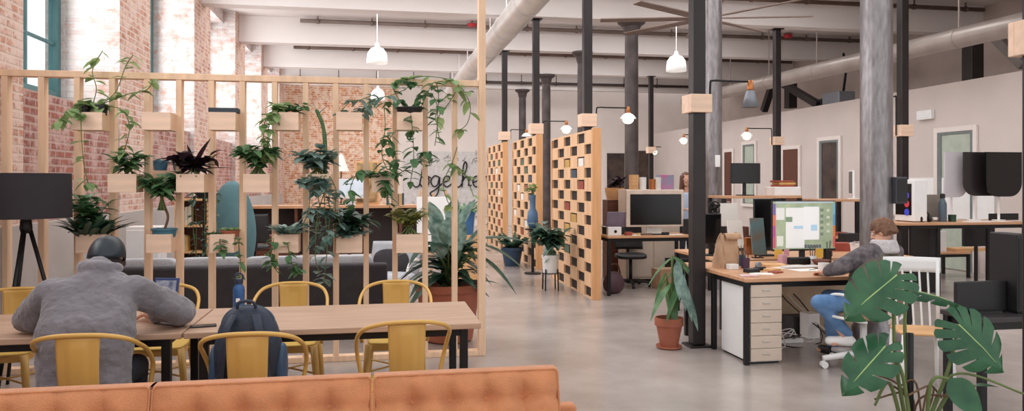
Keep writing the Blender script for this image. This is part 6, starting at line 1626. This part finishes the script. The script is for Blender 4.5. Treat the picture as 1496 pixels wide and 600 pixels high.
j = MB(); torso(j, pel + V((0, 0, .0)), che, sho + V((0, 0, -.02)), sd, (.085, .08, .085), .112, .108, .088); remesh(j.build('top', mat('top_paleblue', (186, 200, 224), .85, var=.05), t, smooth=True), .010, 4)
j = MB()
for sx in (-1, 1):
    s_ = sho + sd * (.165 * sx); e_ = V((.21 * sx - .03, -.06, 1.12)); w_ = V((.10 * sx - .06, -.26, 1.16))
    j.cap(sho + sd * (.10 * sx), s_, .07, .066); j.cap(s_, e_, .064, .056); j.cap(e_, e_ + (w_ - e_) * .85, .055, .042); j.cap(s_ + V((0, .03, -.02)), V((.13 * sx, .06, .95)), .07, .075)
j.cap(V((-.08, .07, 1.36)), V((-.08, .07, .95)), .07, .07); j.cap(V((.08, .07, 1.36)), V((.08, .07, .95)), .07, .07)
remesh(j.build('cardigan', mat('cardigan_dark', (38, 50, 46), .9, var=.12), t, smooth=True), .010, 4)
p = MB()
for sx in (-1, 1): p.cap(V((.085 * sx, 0, .95)), V((.09 * sx, -.01, .5)), .098, .072); p.cap(V((.09 * sx, -.01, .5)), V((.09 * sx, .02, .1)), .07, .055)
remesh(p.build('trousers', mat('denim_dark', (0, 0, 0)), t, smooth=True), .012, 4)
for sx in (-1, 1): sup(MB(), (.09 * sx, -.06, .042), .045, .13, .042, 3).build('shoe', BLKP, t, smooth=True)
hr = MB()
for k in range(18):
    a = R(-35) + R(250) * k / 17; c_, s_ = math.cos(a), math.sin(a)
    hr.cap(hc + V((.07 * c_, .085 * s_ + .01, .05)), hc + V((.085 * c_, .075 * s_ + .03, -.20)), .026, .022, 8)
for k in range(40):
    a = rh_.uniform(0, 6.28); e = rh_.uniform(.5, 1.57); hr.cap(hc + V((.07 * math.cos(e) * math.cos(a), .085 * math.cos(e) * math.sin(a) + .01, .03 + .085 * math.sin(e))), hc + V((.075 * math.cos(e) * math.cos(a), .09 * math.cos(e) * math.sin(a) + .015, .02 + .08 * math.sin(e))), .02, .018, 8)
remesh(hr.build('hair', mat('hair_long', (96, 62, 46), .6, var=.3, scale=50, stretch=(1, 1, .2)), t, smooth=True), .008, 2)
# ================================================================ LIGHT, WORLD, CAMERA
wd = bpy.data.worlds.new('World'); sc.world = wd; wd.use_nodes = True
nt = wd.node_tree; bg = nt.nodes['Background']; bg.inputs[0].default_value = (1.0, .99, .985, 1); bg.inputs[1].default_value = 3.0
def area(name, loc, rot, sx, sy, power, col=(1, .982, .978)):
    l = bpy.data.lights.new(name, 'AREA'); l.shape = 'RECTANGLE'; l.size = sx; l.size_y = sy; l.energy = power; l.color = col
    o = bpy.data.objects.new(name, l); COL.objects.link(o); o.location = loc; o.rotation_euler = rot
    return o
for a, b in ADDED_GAPS[:-1]:
    area('added_overhead_light', (3.1, (a + b) / 2, CEIL + .1), (0, 0, 0), 11.0, b - a, 470)  # added area lights in the unseen ceiling gaps, brightening the room from above
for k in range(2, len(ends) - 1, 2):
    a, b = ends[k], ends[k + 1]
    if b - a < 1: continue
    area('window_daylight', (XL - .6, (a + b) / 2, 3.9), (0, R(-90), 0), 2.3, b - a - .3, 170, (1, .985, .985))
cd = bpy.data.cameras.new('camera'); cam = bpy.data.objects.new('camera', cd); COL.objects.link(cam)
cam.location = (0, 0, EYE); cam.rotation_euler = (R(90), 0, -YAW)
cd.sensor_width = 36; cd.sensor_fit = 'HORIZONTAL'; cd.lens = F / 1496.0 * 36; cd.shift_y = -(300 - HY) / 1496.0
cd.clip_start = .05; cd.clip_end = 200
sc.camera = cam
sc.view_settings.view_transform = 'Standard'; sc.view_settings.look = 'None'; sc.view_settings.gamma = 1; sc.view_settings.use_curve_mapping = False
sc.view_settings.exposure = -1.2
try:
    sc.cycles.use_denoising = True
    sc.cycles.max_bounces = 8; sc.cycles.diffuse_bounces = 5; sc.cycles.glossy_bounces = 3; sc.cycles.transparent_max_bounces = 12
    sc.cycles.sample_clamp_indirect = 6
    sc.cycles.blur_glossy = .6
except Exception: pass
